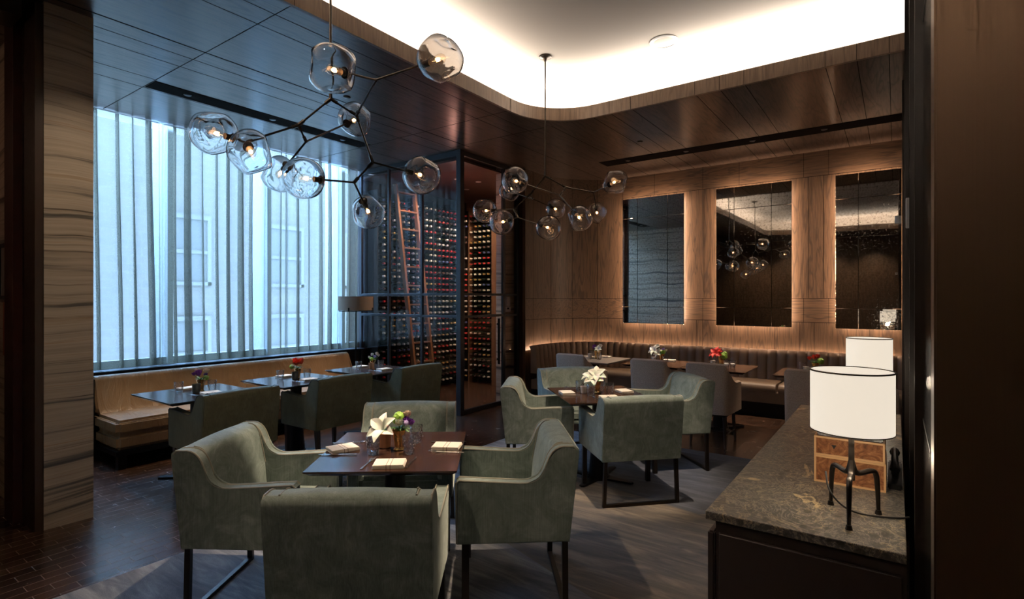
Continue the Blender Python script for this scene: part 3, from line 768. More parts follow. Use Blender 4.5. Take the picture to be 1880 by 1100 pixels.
# ------------------------------------------------------------------ green armchairs
def arc_pts(p0, p1, p2, n=5):
    p0, p1, p2 = Vector(p0), Vector(p1), Vector(p2)
    return [tuple(p0*(1-t)**2+p1*2*t*(1-t)+p2*t*t) for t in [k/n for k in range(n+1)]]
def armchair(name, vel, pip, sled, W2=.32, half=.0):
    t = thing(name, 'x', 'chair')
    top = [(.29, .650), (.275, .664), (.10, .652)]+arc_pts((-.03, .644), (-.115, .638), (-.145, .692), 5)+arc_pts((-.165, .745), (-.190, .824), (-.25, .825), 5)+[(-.300, .824), (-.316, .808)]
    side = [(.285, .345), (.29, .36)]+top+[(-.270, .345)]
    for s in (-1, 1):
        a0, a1 = (W2-.065, W2) if s > 0 else (-W2, -W2+.065)
        o = MB().prism(side, 'x', a0, a1, .008, seg=3).build('arm', vel, t, sharp=40)
        b = MB(); xe = s*(W2-.004); b.tube([(xe, y, z+.001) for y, z in top], .0048, 6); b.tube([(s*(W2-.061), y, z+.001) for y, z in top[:-1]], .0048, 6)
        b.tube([(xe, .286, .35), (xe, .292, .655)], .0048, 6)
        b.build('piping', pip, o)
    MB().prism([(-.250, .345), (-.298, .79), (-.294, .818), (-.31, .826), (-.328, .812), (-.330, .79), (-.280, .345)], 'x', -W2+.0012, W2-.0012, .005, seg=2).build('back_panel', vel, t, sharp=50)
    bk = [(-.268, .345)]+[(-.300, .60), (-.322, .80)]+arc_pts((-.322, .80), (-.315, .830), (-.280, .830), 4)+arc_pts((-.25, .830), (-.20, .827), (-.185, .77), 4)+[(-.150, .60), (-.135, .42), (-.15, .345)]
    b = MB(); nx = 12; xs = [-(W2-.066)+2*(W2-.066)*i/nx for i in range(nx+1)]; m = len(bk)
    v = []
    for x in xs:
        u = x/(W2-.066); bul = (1-u*u)
        for (y, z) in bk:
            f = max(0, (z-.6)/.25)
            v.append((x, y+(.014*bul if y > -.22 else -.006*bul*(z > .4)), z+.008*bul*f))
    f = [(i*m+j, i*m+(j+1) % m, (i+1)*m+(j+1) % m, (i+1)*m+j) for i in range(nx) for j in range(m)]+[tuple(range(m)), tuple(nx*m+j for j in range(m-1, -1, -1))]
    b.add(v, f); o = b.build('backrest', vel, t, sharp=40)
    for s in (-1, 1): MB().tube([(s*(W2-.066), y+(.003 if y > -.25 else -.003), z+.003) for y, z in bk[8:-2]], .003, 5).build('seam', pip, o)
    MB().box(-(W2-.066), W2-.066, -.16, .285, .37, .475, .028, seg=3).build('seat_cushion', vel, t)
    MB().box(-(W2-.066), W2-.066, -.15, .283, .345, .375, .004).build('seat_frame', vel, t)
    if sled:
        for s in (-1, 1):
            x = s*(W2-.035)
            MB().prism([(x-.013, .345), (x+.013, .345), (x+.013+s*.012, 0), (x-.013+s*.012, 0)], 'y', -.275, -.245, .002, seg=1).build('leg', 'bronze_leg', t)
            MB().box(x-.018, x+.018, .225, .262, 0, .345, .002, seg=1).build('leg', 'bronze_leg', t)
        MB().box(-(W2-.035), W2-.035, -.275, -.245, 0, .020, .002, seg=1).build('floor_bar', 'bronze_leg', t)
    else:
        for s in (-1, 1):
            for y, tilt in ((-.24, -.03), (.25, 0)):
                x = s*(W2-.045)
                b = MB(); b.add([(x+dx*.021, y+dy*.021, .345) for dx, dy in ((-1, -1), (1, -1), (1, 1), (-1, 1))]+[(x+dx*.014, y+tilt+dy*.014, 0) for dx, dy in ((-1, -1), (1, -1), (1, 1), (-1, 1))],
                    [(3, 2, 1, 0), (4, 5, 6, 7)]+[(i, (i+1) % 4, 4+(i+1) % 4, 4+i) for i in range(4)])
                b.build('leg', 'leg_wood', t)
    return t
def face(dx, dy): return math.atan2(-dx, dy)      # local +Y turned to (dx, dy)
ch = armchair('velvet_armchair', 'velvet', 'piping', True); fl = {}
G1g = 'sage armchairs at the near table'; G2g = 'sage armchairs at the far rug table'
A37 = math.radians(37); u1 = (math.cos(A37), math.sin(A37)); v1 = (-math.sin(A37), math.cos(A37))
RZ = .014
use(ch, fl, (-1.865, 1.545, RZ), math.radians(36), 'sage velvet armchair in the foreground, its back to the viewer', G1g)
use(ch, fl, (-1.755, 2.45, RZ), math.radians(36+90+3), 'sage velvet armchair right of the near walnut table', G1g)
use(ch, fl, (-2.785, 1.625, RZ), math.radians(33-90), 'sage velvet armchair left of the near walnut table, seat toward it', G1g)
use(ch, fl, (-2.66, 2.52, RZ), math.radians(39+180), 'sage velvet armchair behind the near table with flowers before it', G1g)
use(ch, fl, (-1.77, 4.10, RZ), math.radians(46), 'sage velvet armchair at the far rug table, its back to the viewer', G2g)
use(ch, fl, (-2.60, 4.09, RZ), math.radians(30-90), 'sage velvet armchair left of the far rug table, blue light on its back', G2g)
use(ch, fl, (-1.80, 5.08, RZ), math.radians(45+90), 'sage velvet armchair right of the far rug table, nearest the sideboard', G2g)
use(ch, fl, (-2.70, 4.93, RZ), math.radians(50+180), 'sage velvet armchair behind the far rug table, facing the viewer', G2g)
cw = armchair('olive_armchair', 'velvet_dark', 'piping_dark', False); fl = {}
WG = 'olive armchairs facing the window banquette'
use(cw, fl, (-4.70, 2.34, 0), PI/2, 'olive velvet armchair at the window table nearest the marble column', WG)
use(cw, fl, (-4.70, 3.36, 0), PI/2, 'olive velvet armchair at the middle window table with coral flowers', WG)
use(cw, fl, (-4.70, 4.40, 0), PI/2, 'olive velvet armchair at the window table next to the wine room', WG)

# ------------------------------------------------------------------ tables
def table(name, top, w, d, H=.75):
    t = thing(name, 'x', 'table')
    b = MB(); v = []
    for (i, z) in ((.0, H), (.0, H-.008), (.03, H-.028)):
        v += [(-w/2+i, -d/2+i, z), (w/2-i, -d/2+i, z), (w/2-i, d/2-i, z), (-w/2+i, d/2-i, z)]
    f = [(0, 1, 2, 3), (11, 10, 9, 8)]+[(k*4+i, k*4+(i+1) % 4, k*4+4+(i+1) % 4, k*4+4+i) for k in range(2) for i in range(4)]
    b.add(v, f); b.build('tabletop', top, t, sharp=20)
    MB().lathe([(.10, H-.028), (.10, H-.035), (.055, .70), (.058, .40), (.085, .06), (.088, .02)], 24).build('column', 'black_metal', t)
    b = MB()
    for k in range(4):
        a = PI/4+k*PI/2; b.M = Matrix.Rotation(a, 4, 'Z')
        b.prism([(0, -.05), (.14, -.038), (.31, -.024), (.325, 0), (.31, .024), (.14, .038), (0, .05)], 'z', .001, .018, .003, seg=1)
    b.M = Matrix.Identity(4); b.lathe([(.10, .001), (.10, .022), (.085, .03)], 24)
    b.build('base', 'black_metal', t); return t
tw = table('walnut_table', 'walnut', .74, .78, .7356); f1 = {}
use(tw, f1, (-2.262, 2.06, RZ+.0004), A37, 'near square walnut table laid with napkins and a white lily', 'square walnut tables on the rug')
use(tw, f1, (-2.134, 4.311, RZ+.0004), math.radians(45), 'far square walnut table on the rug, set diagonally before the banquette', 'square walnut tables on the rug')
te = table('dark_table', 'ebony', .77, .76); f1 = {}
TY = (2.29, 3.26, 4.26)
for y, lab in zip(TY, ('nearest the marble column, with purple flowers', 'in the middle, with coral flowers', 'next to the wine room')):
    use(te, f1, (-5.075, y, 0), 0, 'dark square table at the window banquette '+lab, 'dark tables along the window banquette')
tb = table('brown_table', 'walnut', .74, .77); f1 = {}
M['table_stone'] = plain('pale_table_stone', (.26, .23, .21), .3)
MT = [(-3.42, 6.80), (-2.52, 6.88), (-1.765, 6.89), (-.74, 6.89)]
for (x, y), lab in zip(MT, ('leftmost, pale grey top, in its rounded corner', 'second from the wine room, with white flowers', 'with red amaryllis flowers', 'rightmost, behind the table lamps')):
    o = use(tb, f1, (x, y, 0), 0, 'brown table at the tufted banquette, '+lab, 'brown tables along the tufted banquette')
    if x < -3:
        first_top = [c for c in o.children if c.name.startswith('tabletop')][0]
# the leftmost one has a pale grey top
first_top.data = first_top.data.copy(); first_top.data.materials[0] = M['table_stone']

# ------------------------------------------------------------------ grey woven chairs
def grey_chair():
    t = thing('woven_chair', 'x', 'chair')
    b = MB()
    # wrap-around shell: back at -Y, arms forward
    prof = []
    n = 40
    def path(u):     # u -1..1 around the seat, from one arm front to the other
        a = u*1.0
        s = abs(u); sg = 1 if u >= 0 else -1
        if s < .42:
            return (sg*.175*(s/.42), -.27+.012*(s/.42)**2, 1.0)
        if s < .60:
            k = (s-.42)/.18*PI/2; return (sg*(.175+.045*math.sin(k)), -.258+.045*(1-math.cos(k)), 1)
        k = (s-.60)/.40; return (sg*(.22+.025*k), -.213+.44*k, 1)
    def ztop(u):
        s = abs(u)
        if s < .47: return .905-.004*(s/.5)
        if s < .85:
            k = (s-.47)/.38; k = k*k*(3-2*k); return .90-.215*k
        return .685-.01*(s-.85)/.15
    def shell(off, ins):
        rows = []
        for i in range(n+1):
            u = -1+2*i/n; x, y, _ = path(u); x2, y2, _ = path(min(1, u+.01)); x1, y1, _ = path(max(-1, u-.01))
            tv = Vector((x2-x1, y2-y1)).normalized(); nx, ny = -tv.y, tv.x
            zt = ztop(u)
            rows.append([(x+nx*off*1.0, y+ny*off-(z-.36)*.10*(1 if y < -.2 else .25), z) for z in (.36, .50, .65, zt-ins)] if zt > .67 else [])
        return rows
    a = shell(0, 0.012); c = shell(.05, 0.012); mid = shell(.025, -.004)
    v = []; m = 9
    for i in range(n+1): v += a[i]+[mid[i][3]]+c[i][::-1]
    f = [(i*m+j, i*m+(j+1) % m, (i+1)*m+(j+1) % m, (i+1)*m+j) for i in range(n) for j in range(m)]+[tuple(range(m)), tuple(n*m+j for j in range(m-1, -1, -1))]
    b.add(v, f); b.build('shell', 'grey_weave', t, sharp=50)
    MB().box(-.175, .175, -.20, .25, .38, .48, .03, seg=3).build('seat_cushion', 'taupe_leather', t)
    MB().box(-.195, .195, -.22, .22, .33, .385, .01).build('seat_frame', 'black_metal', t)
    for sx in (-1, 1):
        for sy in (-1, 1):
            x, y = sx*.165, sy*.19
            b = MB(); b.tube([(x, y, .335), (x+sx*.015, y+sy*.02, .03)], [.020, .014], 8); b.tube([(x+sx*.015, y+sy*.02, .03), (x+sx*.017, y+sy*.022, 0)], [.015, .012], 8)
            b.build('leg', 'leg_wood', t)
    b = MB()
    for sx in (-1, 1): b.tube([(sx*.175, -.20, .13), (sx*.175, .20, .13)], .007, 6)
    b.tube([(-.175, 0, .13), (.175, 0, .13)], .007, 6); b.build('stretcher', 'leg_wood', t)
    return t
gc = grey_chair(); f1 = {}
for x, lab in ((-3.28, 'at the leftmost banquette table'), (-2.29, 'at the banquette table with white flowers'), (-1.65, 'at the banquette table with red amaryllis'), (-.68, 'just left of the near table lamp')):
    use(gc, f1, (x, 6.16, 0), math.radians(-2 if x < -3 else 0), 'light grey woven wraparound chair '+lab, 'grey woven chairs facing the tufted banquette')
tag_last = dup(gc, (-.20, 5.45, 0), 0, 'light grey woven chair half hidden between the table lamp and the right wall', 'grey woven chairs facing the tufted banquette')

# ------------------------------------------------------------------ banquettes
t = thing('tan_banquette', 'tan leather banquette below the window, on a black frame', 'banquette', (0, 0, 0))
BY0, BY1 = 1.93, 5.05
b = MB(); b.prism([(-6.36, .44), (-6.43, .50), (-6.50, .765), (-6.52, .80), (-6.56, .812), (-6.60, .80), (-6.62, .44)], 'y', BY0+.015, BY1, .025, seg=3)
b.build('backrest', 'tan_leather', t, sharp=50)
b = MB(); b.box(-6.42, -5.835, BY0, BY1, .315, .455, .035, seg=4); o = b.build('seat_cushion', 'tan_leather', t)
b = MB(); b.tube([(-5.842, BY0+.02, .432), (-5.842, BY1-.02, .432)], .005, 6); b.tube([(-5.86, BY0+.006, .435), (-6.40, BY0+.006, .435)], .005, 6); b.build('piping', 'tan_leather', o)
MB().box(-6.42, -5.85, BY0+.01, BY1, .175, .312, .03, seg=3).build('lower_cushion', 'tan_leather', t)
b = MB(); b.box(-6.64, -5.84, BY0, BY1, .125, .172, .004); b.box(-6.68, -6.62, BY0-.01, BY1, .13, .80, .004); b.box(-6.66, -6.38, BY0-.025, BY0-.002, .13, .80, .004)
b.build('frame', 'black_metal', t)
for x in (-5.88, -6.55):
    for y in (BY0+.05, (BY0+BY1)/2, BY1-.06): MB().box(x-.035, x+.035, y-.035, y+.035, 0, .126, .003).build('leg', 'black_metal', t)

t = thing('tufted_banquette', 'taupe leather banquette with vertical channels curving along the panelled wall', 'banquette', (0, 0, 0))
path = [(WX, 6.97), (WX, 7.17), (WX, WYC)]
def bpath(off, step=.02):
    R = WR-off; L1 = WYC-6.97; L2 = R*PI/2; L3 = .06-(WX+WR)
    # parametrise on the wall line so that the channels stay radial
    tot = L1+WR*PI/2+L3; n = int(tot/step); out = []
    for i in range(n+1):
        s = tot*i/n
        if s < L1: out.append((s, WX+off, 6.97+s))
        elif s < L1+WR*PI/2:
            a = (s-L1)/WR; out.append((s, WX+WR-R*math.cos(a), WYC+R*math.sin(a)))
        else: out.append((s, WX+WR+(s-L1-WR*PI/2), MYW-off))
    return out
CH = .125
secs = [(.09, .44), (.09, .80), (.10, .862), (.135, .875), (.168, .860), (.185, .80), (.195, .65), (.215, .44)]
rows = [bpath(o, CH/8) for o, z in secs]; nr = len(rows[0]); b = MB(); v = []
for i in range(nr):
    for k, (o, z) in enumerate(secs):
        s, x, y = rows[k][i]; q = abs(math.sin(PI*s/CH)); bul = (q**.4)
        depth = .034*(1-bul) if k >= 2 else 0
        # pull inwards toward the wall at each channel joint
        s0, x0, y0 = rows[0][i]; dv = Vector((x0-x, y0-y)); dv = dv.normalized() if dv.length > 1e-6 else Vector((0, 0))
        v.append((x+dv.x*depth, y+dv.y*depth, z-(.012*(1-bul) if k in (2, 3, 4) else 0)))
m = len(secs); b.add(v, [(i*m+j, i*m+j+1, (i+1)*m+j+1, (i+1)*m+j) for i in range(nr-1) for j in range(m-1)]+[tuple(range(m)), tuple((nr-1)*m+j for j in range(m-1, -1, -1))])
b.build('backrest', 'taupe_leather', t, sharp=60)
# seat sections
cuts = [0, .42, 1.55, 2.55, 3.55, 4.45, 5.35, 99]
sec2 = [(.185, .345), (.185, .455), (.60, .462), (.66, .455), (.685, .43), (.69, .40), (.68, .345)]
rr = [bpath(o, .03) for o, z in sec2]
for a, c in zip(cuts[:-1], cuts[1:]):
    idx = [i for i in range(len(rr[0])) if a+.004 <= rr[0][i][0] <= c+.01]
    if len(idx) < 2: continue
    b = MB(); m = len(sec2); v = [(rr[k][i][1], rr[k][i][2], sec2[k][1]-(.006 if i in (idx[0], idx[-1]) else 0)) for i in idx for k in range(m)]
    b.add(v, [(i*m+j, i*m+(j+1) % m, (i+1)*m+(j+1) % m, (i+1)*m+j) for i in range(len(idx)-1) for j in range(m)]+[tuple(range(m)), tuple((len(idx)-1)*m+j for j in range(m-1, -1, -1))])
    b.build('seat_cushion', 'taupe_leather', t, sharp=50)
for (sec, nm, mt) in (([(.10, .20), (.10, .343), (.67, .343), (.665, .20)], 'apron', 'taupe_leather'), ([(.10, 0), (.10, .198), (.55, .198), (.55, 0)], 'plinth', 'black_metal')):
    rr = [bpath(o, .06) for o, z in sec]; m = 4; n = len(rr[0]); b = MB()
    b.add([(rr[k][i][1], rr[k][i][2], sec[k][1]) for i in range(n) for k in range(m)], [(i*m+j, i*m+(j+1) % m, (i+1)*m+(j+1) % m, (i+1)*m+j) for i in range(n-1) for j in range(m)]+[(0, 1, 2, 3), tuple((n-1)*m+j for j in (3, 2, 1, 0))])
    b.build(nm, mt, t, sharp=50)

# ------------------------------------------------------------------ wine room
GX, GY = -4.84, 5.58
t = thing('glass_partition', 'black framed glass partition of the wine room', 'partition', (GX, GY, 0))
def bar(x0, x1, y0, y1, z0, z1, nm='post'): MB().box(x0-GX, x1-GX, y0-GY, y1-GY, z0, z1, .003, seg=1).build(nm, 'frame_metal', t, smooth=False)
bar(GX-.04, GX+.04, GY-.04, GY+.04, 0, ZS-.001)
for x in (-6.26, -5.565): bar(x-.02, x+.02, GY-.02, GY+.02, .06, ZS-.04)
bar(-6.93, -6.88, GY-.02, GY+.02, 0, ZS-.001)
for y in (6.57,): bar(GX-.02, GX+.02, y-.03, y+.03, .06, ZS-.04)
bar(GX-.03, GX+.03, 6.90, 6.96, 0, ZS-.001)
for z0, z1 in ((0, .06), (1.325, 1.36), (1.635, 1.67), (ZS-.07, ZS-.001)):
    bar(-6.9, GX-.04, GY-.02, GY+.02, z0, z1, 'rail'); bar(GX-.02, GX+.02, GY+.04, 6.9, z0, z1, 'rail')
for x0, x1 in ((-6.88, -6.26), (-6.26, -5.565), (-5.565, GX-.04)): MB().box(x0-GX, x1-GX, -.004, .004, .06, ZS-.07).build('pane', 'wine_pane', t, smooth=False)
for y0, y1 in ((GY+.04, 6.54), (6.60, 6.90)): MB().box(-.004, .004, y0-GY, y1-GY, .06, ZS-.07).build('pane', 'wine_pane', t, smooth=False)
b = MB(); b.box(.02, .05, 6.40-GY, 6.43-GY, .62, 1.30, .004); b.box(0, .03, 6.40-GY, 6.43-GY, .68, .71); b.box(0, .03, 6.40-GY, 6.43-GY, 1.2, 1.23); b.build('door_handle', 'black_metal', t)
struct(MB().box(-5.0, -4.90, 6.60, 6.93, 0, ZS-.001).build('wall_wine_column', 'marble', smooth=False), 'striped marble pier inside the wine room')
struct(MB().box(-6.98, -4.9, 5.62, 8.9, 3.50, 3.53).build('ceiling', plain('wine_ceiling', (.10, .045, .038), .35), smooth=False), 'lower reddish ceiling of the wine room')
struct(MB().box(-6.95, -4.75, 8.2, 8.3, 0, 3.55).build('wall_wine_back', 'rack_wood', smooth=False), 'wooden wall at the back of the wine room')
struct(MB().box(-4.76, -4.71, 6.97, 8.9, 0, 3.6).build('wall_wine_side', 'rack_wood', smooth=False), 'wooden side wall of the wine room')
struct(MB().box(-5.25, -5.20, 7.0, 8.2, 0, 3.5).build('wall_wine_inner', 'rack_wood', smooth=False), 'inner side wall of the wine room')
for i, (x, y) in enumerate([(-6.0, 5.95), (-5.7, 6.5), (-5.55, 6.85), (-5.6, 7.5), (-6.1, 7.2)]):
    d = thing('recessed_downlight', 'small round recessed light in the wine room ceiling', 'light', (x, y, 3.50), 0, 'recessed lights in the wine room')
    MB().lathe([(.045, 0), (.048, -.004), (.036, -.005)], 20).build('rim', 'white_plastic', d); MB().lathe([(0, -.003), (.034, -.003)], 20).build('lens', 'downlight', d)
# controls on the marble pier
k = thing('thermostat', 'white control box on the marble pier, above the other', 'thermostat', (-4.8995, 6.75, 1.55)); MB().box(0, .03, -.045, .045, -.07, .07, .006).build('casing', 'white_plastic', k)
k = thing('door_release', 'wide white control box with small display, below the other', 'control panel', (-4.8995, 6.74, 1.43)); MB().box(0, .030, -.07, .07, -.04, .04, .006).build('casing', 'white_plastic', k); MB().box(.030, .032, -.03, .02, 0, .025).build('display', 'black_metal', k)
# racks
RX = -6.60
rk = thing('wine_rack', 'tall dark wine rack along the window side of the wine room', 'rack', (RX, 5.70, 0))
MB().box(-.30, -.26, 0, 2.48, 0, 3.32).build('back_panel', 'rack_dark', rk, smooth=False)
for j in range(6): MB().box(-.26, -.06, j*.42-.004+.0, j*.42+.012, .05, 3.32).build('upright', 'rack_dark', rk, smooth=False)
b = MB()
for r in range(33): b.box(-.26, -.20, .02, 2.1, .095+r*.1-.045, .095+r*.1-.040)
sh = b.build('shelf', 'rack_dark', rk, smooth=False); sh['kind'] = 'stuff'
rb = thing('wine_rack', 'narrow wine rack with wooden sides on the back wall of the wine room', 'rack', (-6.62, 7.86, 0))
MB().box(0, 1.4, .28, .32, 0, 3.32).build('back_panel', 'rack_dark', rb, smooth=False)
for x0, x1 in ((.0, .025), (.56, .85)): MB().box(x0, x1, 0, .32, 0, 3.32).build('side_panel', 'rack_wood', rb, smooth=False)
b = MB()
for r in range(33): b.box(.03, .56, .22, .28, .095+r*.1-.045, .095+r*.1-.040)
sh = b.build('shelf', 'rack_dark', rb, smooth=False); sh['kind'] = 'stuff'
# bottles: neck toward local +X
def bottle_mb(b):
    pr = [(.036, -.19), (.037, -.18), (.037, -.02), (.030, .01), (.016, .035), (.0145, .05)]
    cap = [(.0150, .050), (.0155, .056), (.0155, .086), (.0175, .088), (.0175, .095), (.014, .098), (0, .099)]
    for p, mi in ((pr, 0), (cap, 1)):
        b.M = b.base @ Matrix.Rotation(PI/2, 4, 'Y'); b.lathe(p, 10, mi=mi)
BM = []
for cm in CAPS:
    b = MB(); b.base = Matrix.Identity(4); bottle_mb(b); o = b.build('wine_bottle', ['bottle', cm], smooth=True, sharp=50); BM.append(o.data); bpy.data.objects.remove(o)
slots = []
rnd = random.Random(5)
def capkind(r, seg):
    h = random.Random(r*17+seg*5).random(); return 0 if h < .26 else 1 if h < .42 else 2 if h < .80 else 3 if h < .95 else 4
for r in range(1, 32):
    for c in range(20):
        if c % 4 == 3 and False: continue
        if rnd.random() < .10: continue
        slots.append(((RX-.06, 5.70+.06+c*.105, .05+.095*0+r*.1), 0, capkind(r, c//3), 5.70+c*.105))
back = []
for r in range(1, 32):
    for c in range(5):
        if rnd.random() < .08: continue
        back.append(((-6.62+.085+c*.104, 7.86+.06, .05+r*.1), -PI/2, capkind(r+50, c//3), 0))
side_i = [s for s in slots if s[0][2] > .7]; rnd.shuffle(side_i); side_i = side_i[:170]; side_set = set(id(s) for s in side_i)
for s in side_i:
    o = bpy.data.objects.new('wine_bottle', BM[s[2]]); COL.objects.link(o); o.location = s[0]
    tag(o, 'dark wine bottle lying neck outward in the long side rack', 'bottle', 'bottles in the side wine rack')
bk_i = back[-130:]
for s in bk_i:
    o = bpy.data.objects.new('wine_bottle', BM[s[2]]); COL.objects.link(o); o.location = s[0]; o.rotation_euler = (0, 0, s[1])
    tag(o, 'dark wine bottle lying neck outward in the narrow back rack', 'bottle', 'bottles in the back wine rack')
b = MB(); ncap = len(CAPS)
for s in [q for q in slots if id(q) not in side_set]+back[:-130]:
    b.base = Matrix.Translation(s[0]) @ Matrix.Rotation(s[1], 4, 'Z')
    for p, mi in (([(.037, -.02), (.030, .01), (.016, .035), (.0145, .05)], 0), ([(.0152, .055), (.0155, .086), (.0175, .088), (.0175, .095), (.014, .098)], 1+s[2])):
        b.M = b.base @ Matrix.Rotation(PI/2, 4, 'Y'); b.lathe(p, 8, mi=mi)
tag(b.build('wine_bottles', ['bottle']+CAPS, sharp=50), 'many more dark wine bottles filling the gaps of the racks', 'bottles', kind='stuff')
# ladder
lt = thing('library_ladder', 'brown wooden ladder leaning on the wine rack', 'ladder', (-6.0, 5.92, 0))
LT = (-.50, 0, 3.42)
for y in (0, .40):
    b = MB(); d = Vector(LT); b.add([(x*.012+q*LT[0], y+s*.02*(1), q*LT[2]) for q in (0, 1) for x, s in ((-3, -1), (3, -1), (3, 1), (-3, 1))], [(0, 1, 2, 3), (7, 6, 5, 4)]+[(i, (i+1) % 4, 4+(i+1) % 4, 4+i) for i in range(4)])
    b.build('rail', 'ladder_wood', lt)
for k in range(1, 12):
    q = k*.3/3.42; MB().box(q*LT[0]-.035, q*LT[0]+.035, .02, .38, k*.3-.012, k*.3+.012, .003).build('rung', 'ladder_wood', lt)

# ------------------------------------------------------------------ floor lamp by the window
t = thing('floor_lamp', 'floor lamp with wide grey drum shade beside the wine room', 'lamp', (-6.56, 5.20, 0))
MB().lathe([(.14, 0), (.14, .012), (.02, .02)], 32).build('base', 'black_metal', t)
MB().tube([(0, 0, .015), (0, 0, 1.46)], .010, 12).build('pole', 'black_metal', t)
MB().lathe([(.25, 1.42), (.252, 1.42), (.252, 1.625), (.25, 1.625)], 48).build('lamp_shade', 'grey_shade', t)
b = MB()
for k in range(4):
    a = k*PI/2+.5; b.M = Matrix.Rotation(a, 4, 'Z'); b.box(0, .262, -.008, .008, 1.40, 1.412); b.box(.252, .264, -.009, .009, 1.40, 1.46)
b.build('shade_bracket', 'black_metal', t)

# ------------------------------------------------------------------ sideboard
t = thing('sideboard', 'dark brown sideboard with veined granite top along the right wall', 'sideboard', (-.53, 1.88, 0))
MB().box(0, .555, 0, 2.28, .832, .86, .002, seg=1).build('stone_top', 'granite', t, smooth=False)
MB().box(.03, .555, .02, 2.26, .0, .825).build('body', 'cabinet', t, smooth=False)
MB().box(.045, .545, -.0, .018, .06, .792, .002, seg=1).build('end_panel', 'cabinet', t, smooth=False)
for k in range(4): MB().box(.004, .028, .012+k*.565, .567+k*.565, .44, .79, .006).build('drawer', 'cabinet', t)
for k in range(4): MB().box(.008, .028, .012+k*.565, .567+k*.565, .06, .43, .006).build('cupboard_front', 'cabinet', t)

# table lamps
def table_lamp():
    t = thing('table_lamp', 'x', 'lamp')
    b = MB()
    b.tube([(0, 0, .125), (0, 0, .18), (0, 0, .30), (0, 0, .38)], [.011, .009, .0085, .007], 10)
    for a in (PI*1.5, PI*.70, PI*.28):
        dx, dy = math.cos(a), math.sin(a)
        pts = [(0, 0, .19), (dx*.012, dy*.012, .150), (dx*.035, dy*.035, .142), (dx*.085, dy*.085, .150), (dx*.104, dy*.104, .138), (dx*.110, dy*.110, .08), (dx*.113, dy*.113, .012)]
        b.tube(*b.smooth(pts, [.009, .010, .009, .0085, .0085, .0075, .006]), 10); b.tube([(dx*.113, dy*.113, .014), (dx*.113, dy*.113, 0)], [.008, .011], 10)
    b.build('tripod_base', 'dark_iron', t)
    sh = MB().lathe([(.1185, .288), (.1195, .288), (.1195, .485), (.1185, .485)], 64).build('lamp_shade', 'lamp_shade', t)
    b = MB(); ring = [(.120*math.cos(k*PI/24), .120*math.sin(k*PI/24)) for k in range(48)]
    b.tube([(x, y, .485) for x, y in ring], .003, 6, closed=True); b.build('shade_rim', 'bronze', sh); b = MB(); b.tube([(x, y, .288) for x, y in ring], .002, 6, closed=True); b.build('shade_rim', 'bronze', sh)
    MB().lathe([(.042, .479), (.1185, .479)], 48).build('top_diffuser', 'lamp_top', t)
    MB().lathe([(0, .476), (.043, .476)], 32).build('diffuser_opening', 'lamp_hot', t)
    return t
tl = table_lamp(); f1 = {}
LA = 0
use(tl, f1, (-.12, 2.10, .86), LA, 'near white drum table lamp on three iron legs before the burl boxes', 'white drum table lamps on the sideboard')
use(tl, f1, (-.134, 3.93, .86), LA, 'far white drum table lamp at the end of the sideboard', 'white drum table lamps on the sideboard')
for (x, y) in ((-.12, 2.10), (-.134, 3.93)):
    point((x, y, .86+.24), 3.0, (1, .82, .6), .03)
tag(MB().tube(*MB.smooth([(-.20, 2.17, .98), (-.19, 2.13, .93), (-.15, 2.12, .885), (-.10, 2.13, .866), (-.04, 2.15, .8645), (.01, 2.17, .8645), (.035, 2.20, .864)], .003), 8).build('power_cord', 'cord'), 'black cord of the near table lamp running over the granite', 'cord')
# boxes
def burl_box(loc, w, d, h, label):
    t = thing('burl_box', label, 'box', loc, 0, 'stacked burl wood boxes')
    MB().box(.006, w-.006, .004, d-.004, .006, h-.006).build('veneer_panel', 'burl', t, smooth=False)
    b = MB()
    e = .007
    for x in (0, w-e):
        for y in (0, d-e): b.box(x, x+e, y, y+e, e+.0002, h-e-.0002)
    for z in (0, h-e):
        for y in (0, d-e): b.box(0, w, y, y+e, z, z+e)
        for x in (0, w-e): b.box(x, x+e, e+.0002, d-e-.0002, z, z+e)
    b.build('edge_frame', 'burl_edge', t, smooth=False); return t
burl_box((-.265, 2.44, .86), .235, .22, .105, 'lower and taller burl wood box with pale edges on the sideboard')
k = burl_box((-.265, 2.44, .966), .232, .22, .075, 'upper flat burl wood box with a small triangle mark')
MB().prism([(-.008+.068, .045), (.008+.068, .045), (.068, .030)], 'y', -.001, .004).build('triangle_mark', 'ink', k)
o = MB().box(0, .215, 0, .2, 0, .028, .004).build('speckled_case', 'speckle'); o.location = (-.255, 2.45, 1.042); tag(o, 'flat speckled grey case on top of the burl boxes', 'case')
t = thing('telephone', 'black telephone beside the burl boxes', 'telephone', (-.004, 2.58, .86))
MB().prism([(-.08, 0), (.08, 0), (.08, .07), (-.06, .03), (-.08, .02)], 'x', -.022, .024, .004).build('body', 'black_metal', t); b = MB(); b.tube(*b.smooth([(0, -.075, .075), (0, -.05, .10), (0, .05, .125), (0, .08, .105)], [.017, .011, .011, .018]), 10); b.build('handset', 'black_metal', t); MB().box(-.012, .012, -.02, .03, .04, .11, .003).build('cradle', 'black_metal', t)
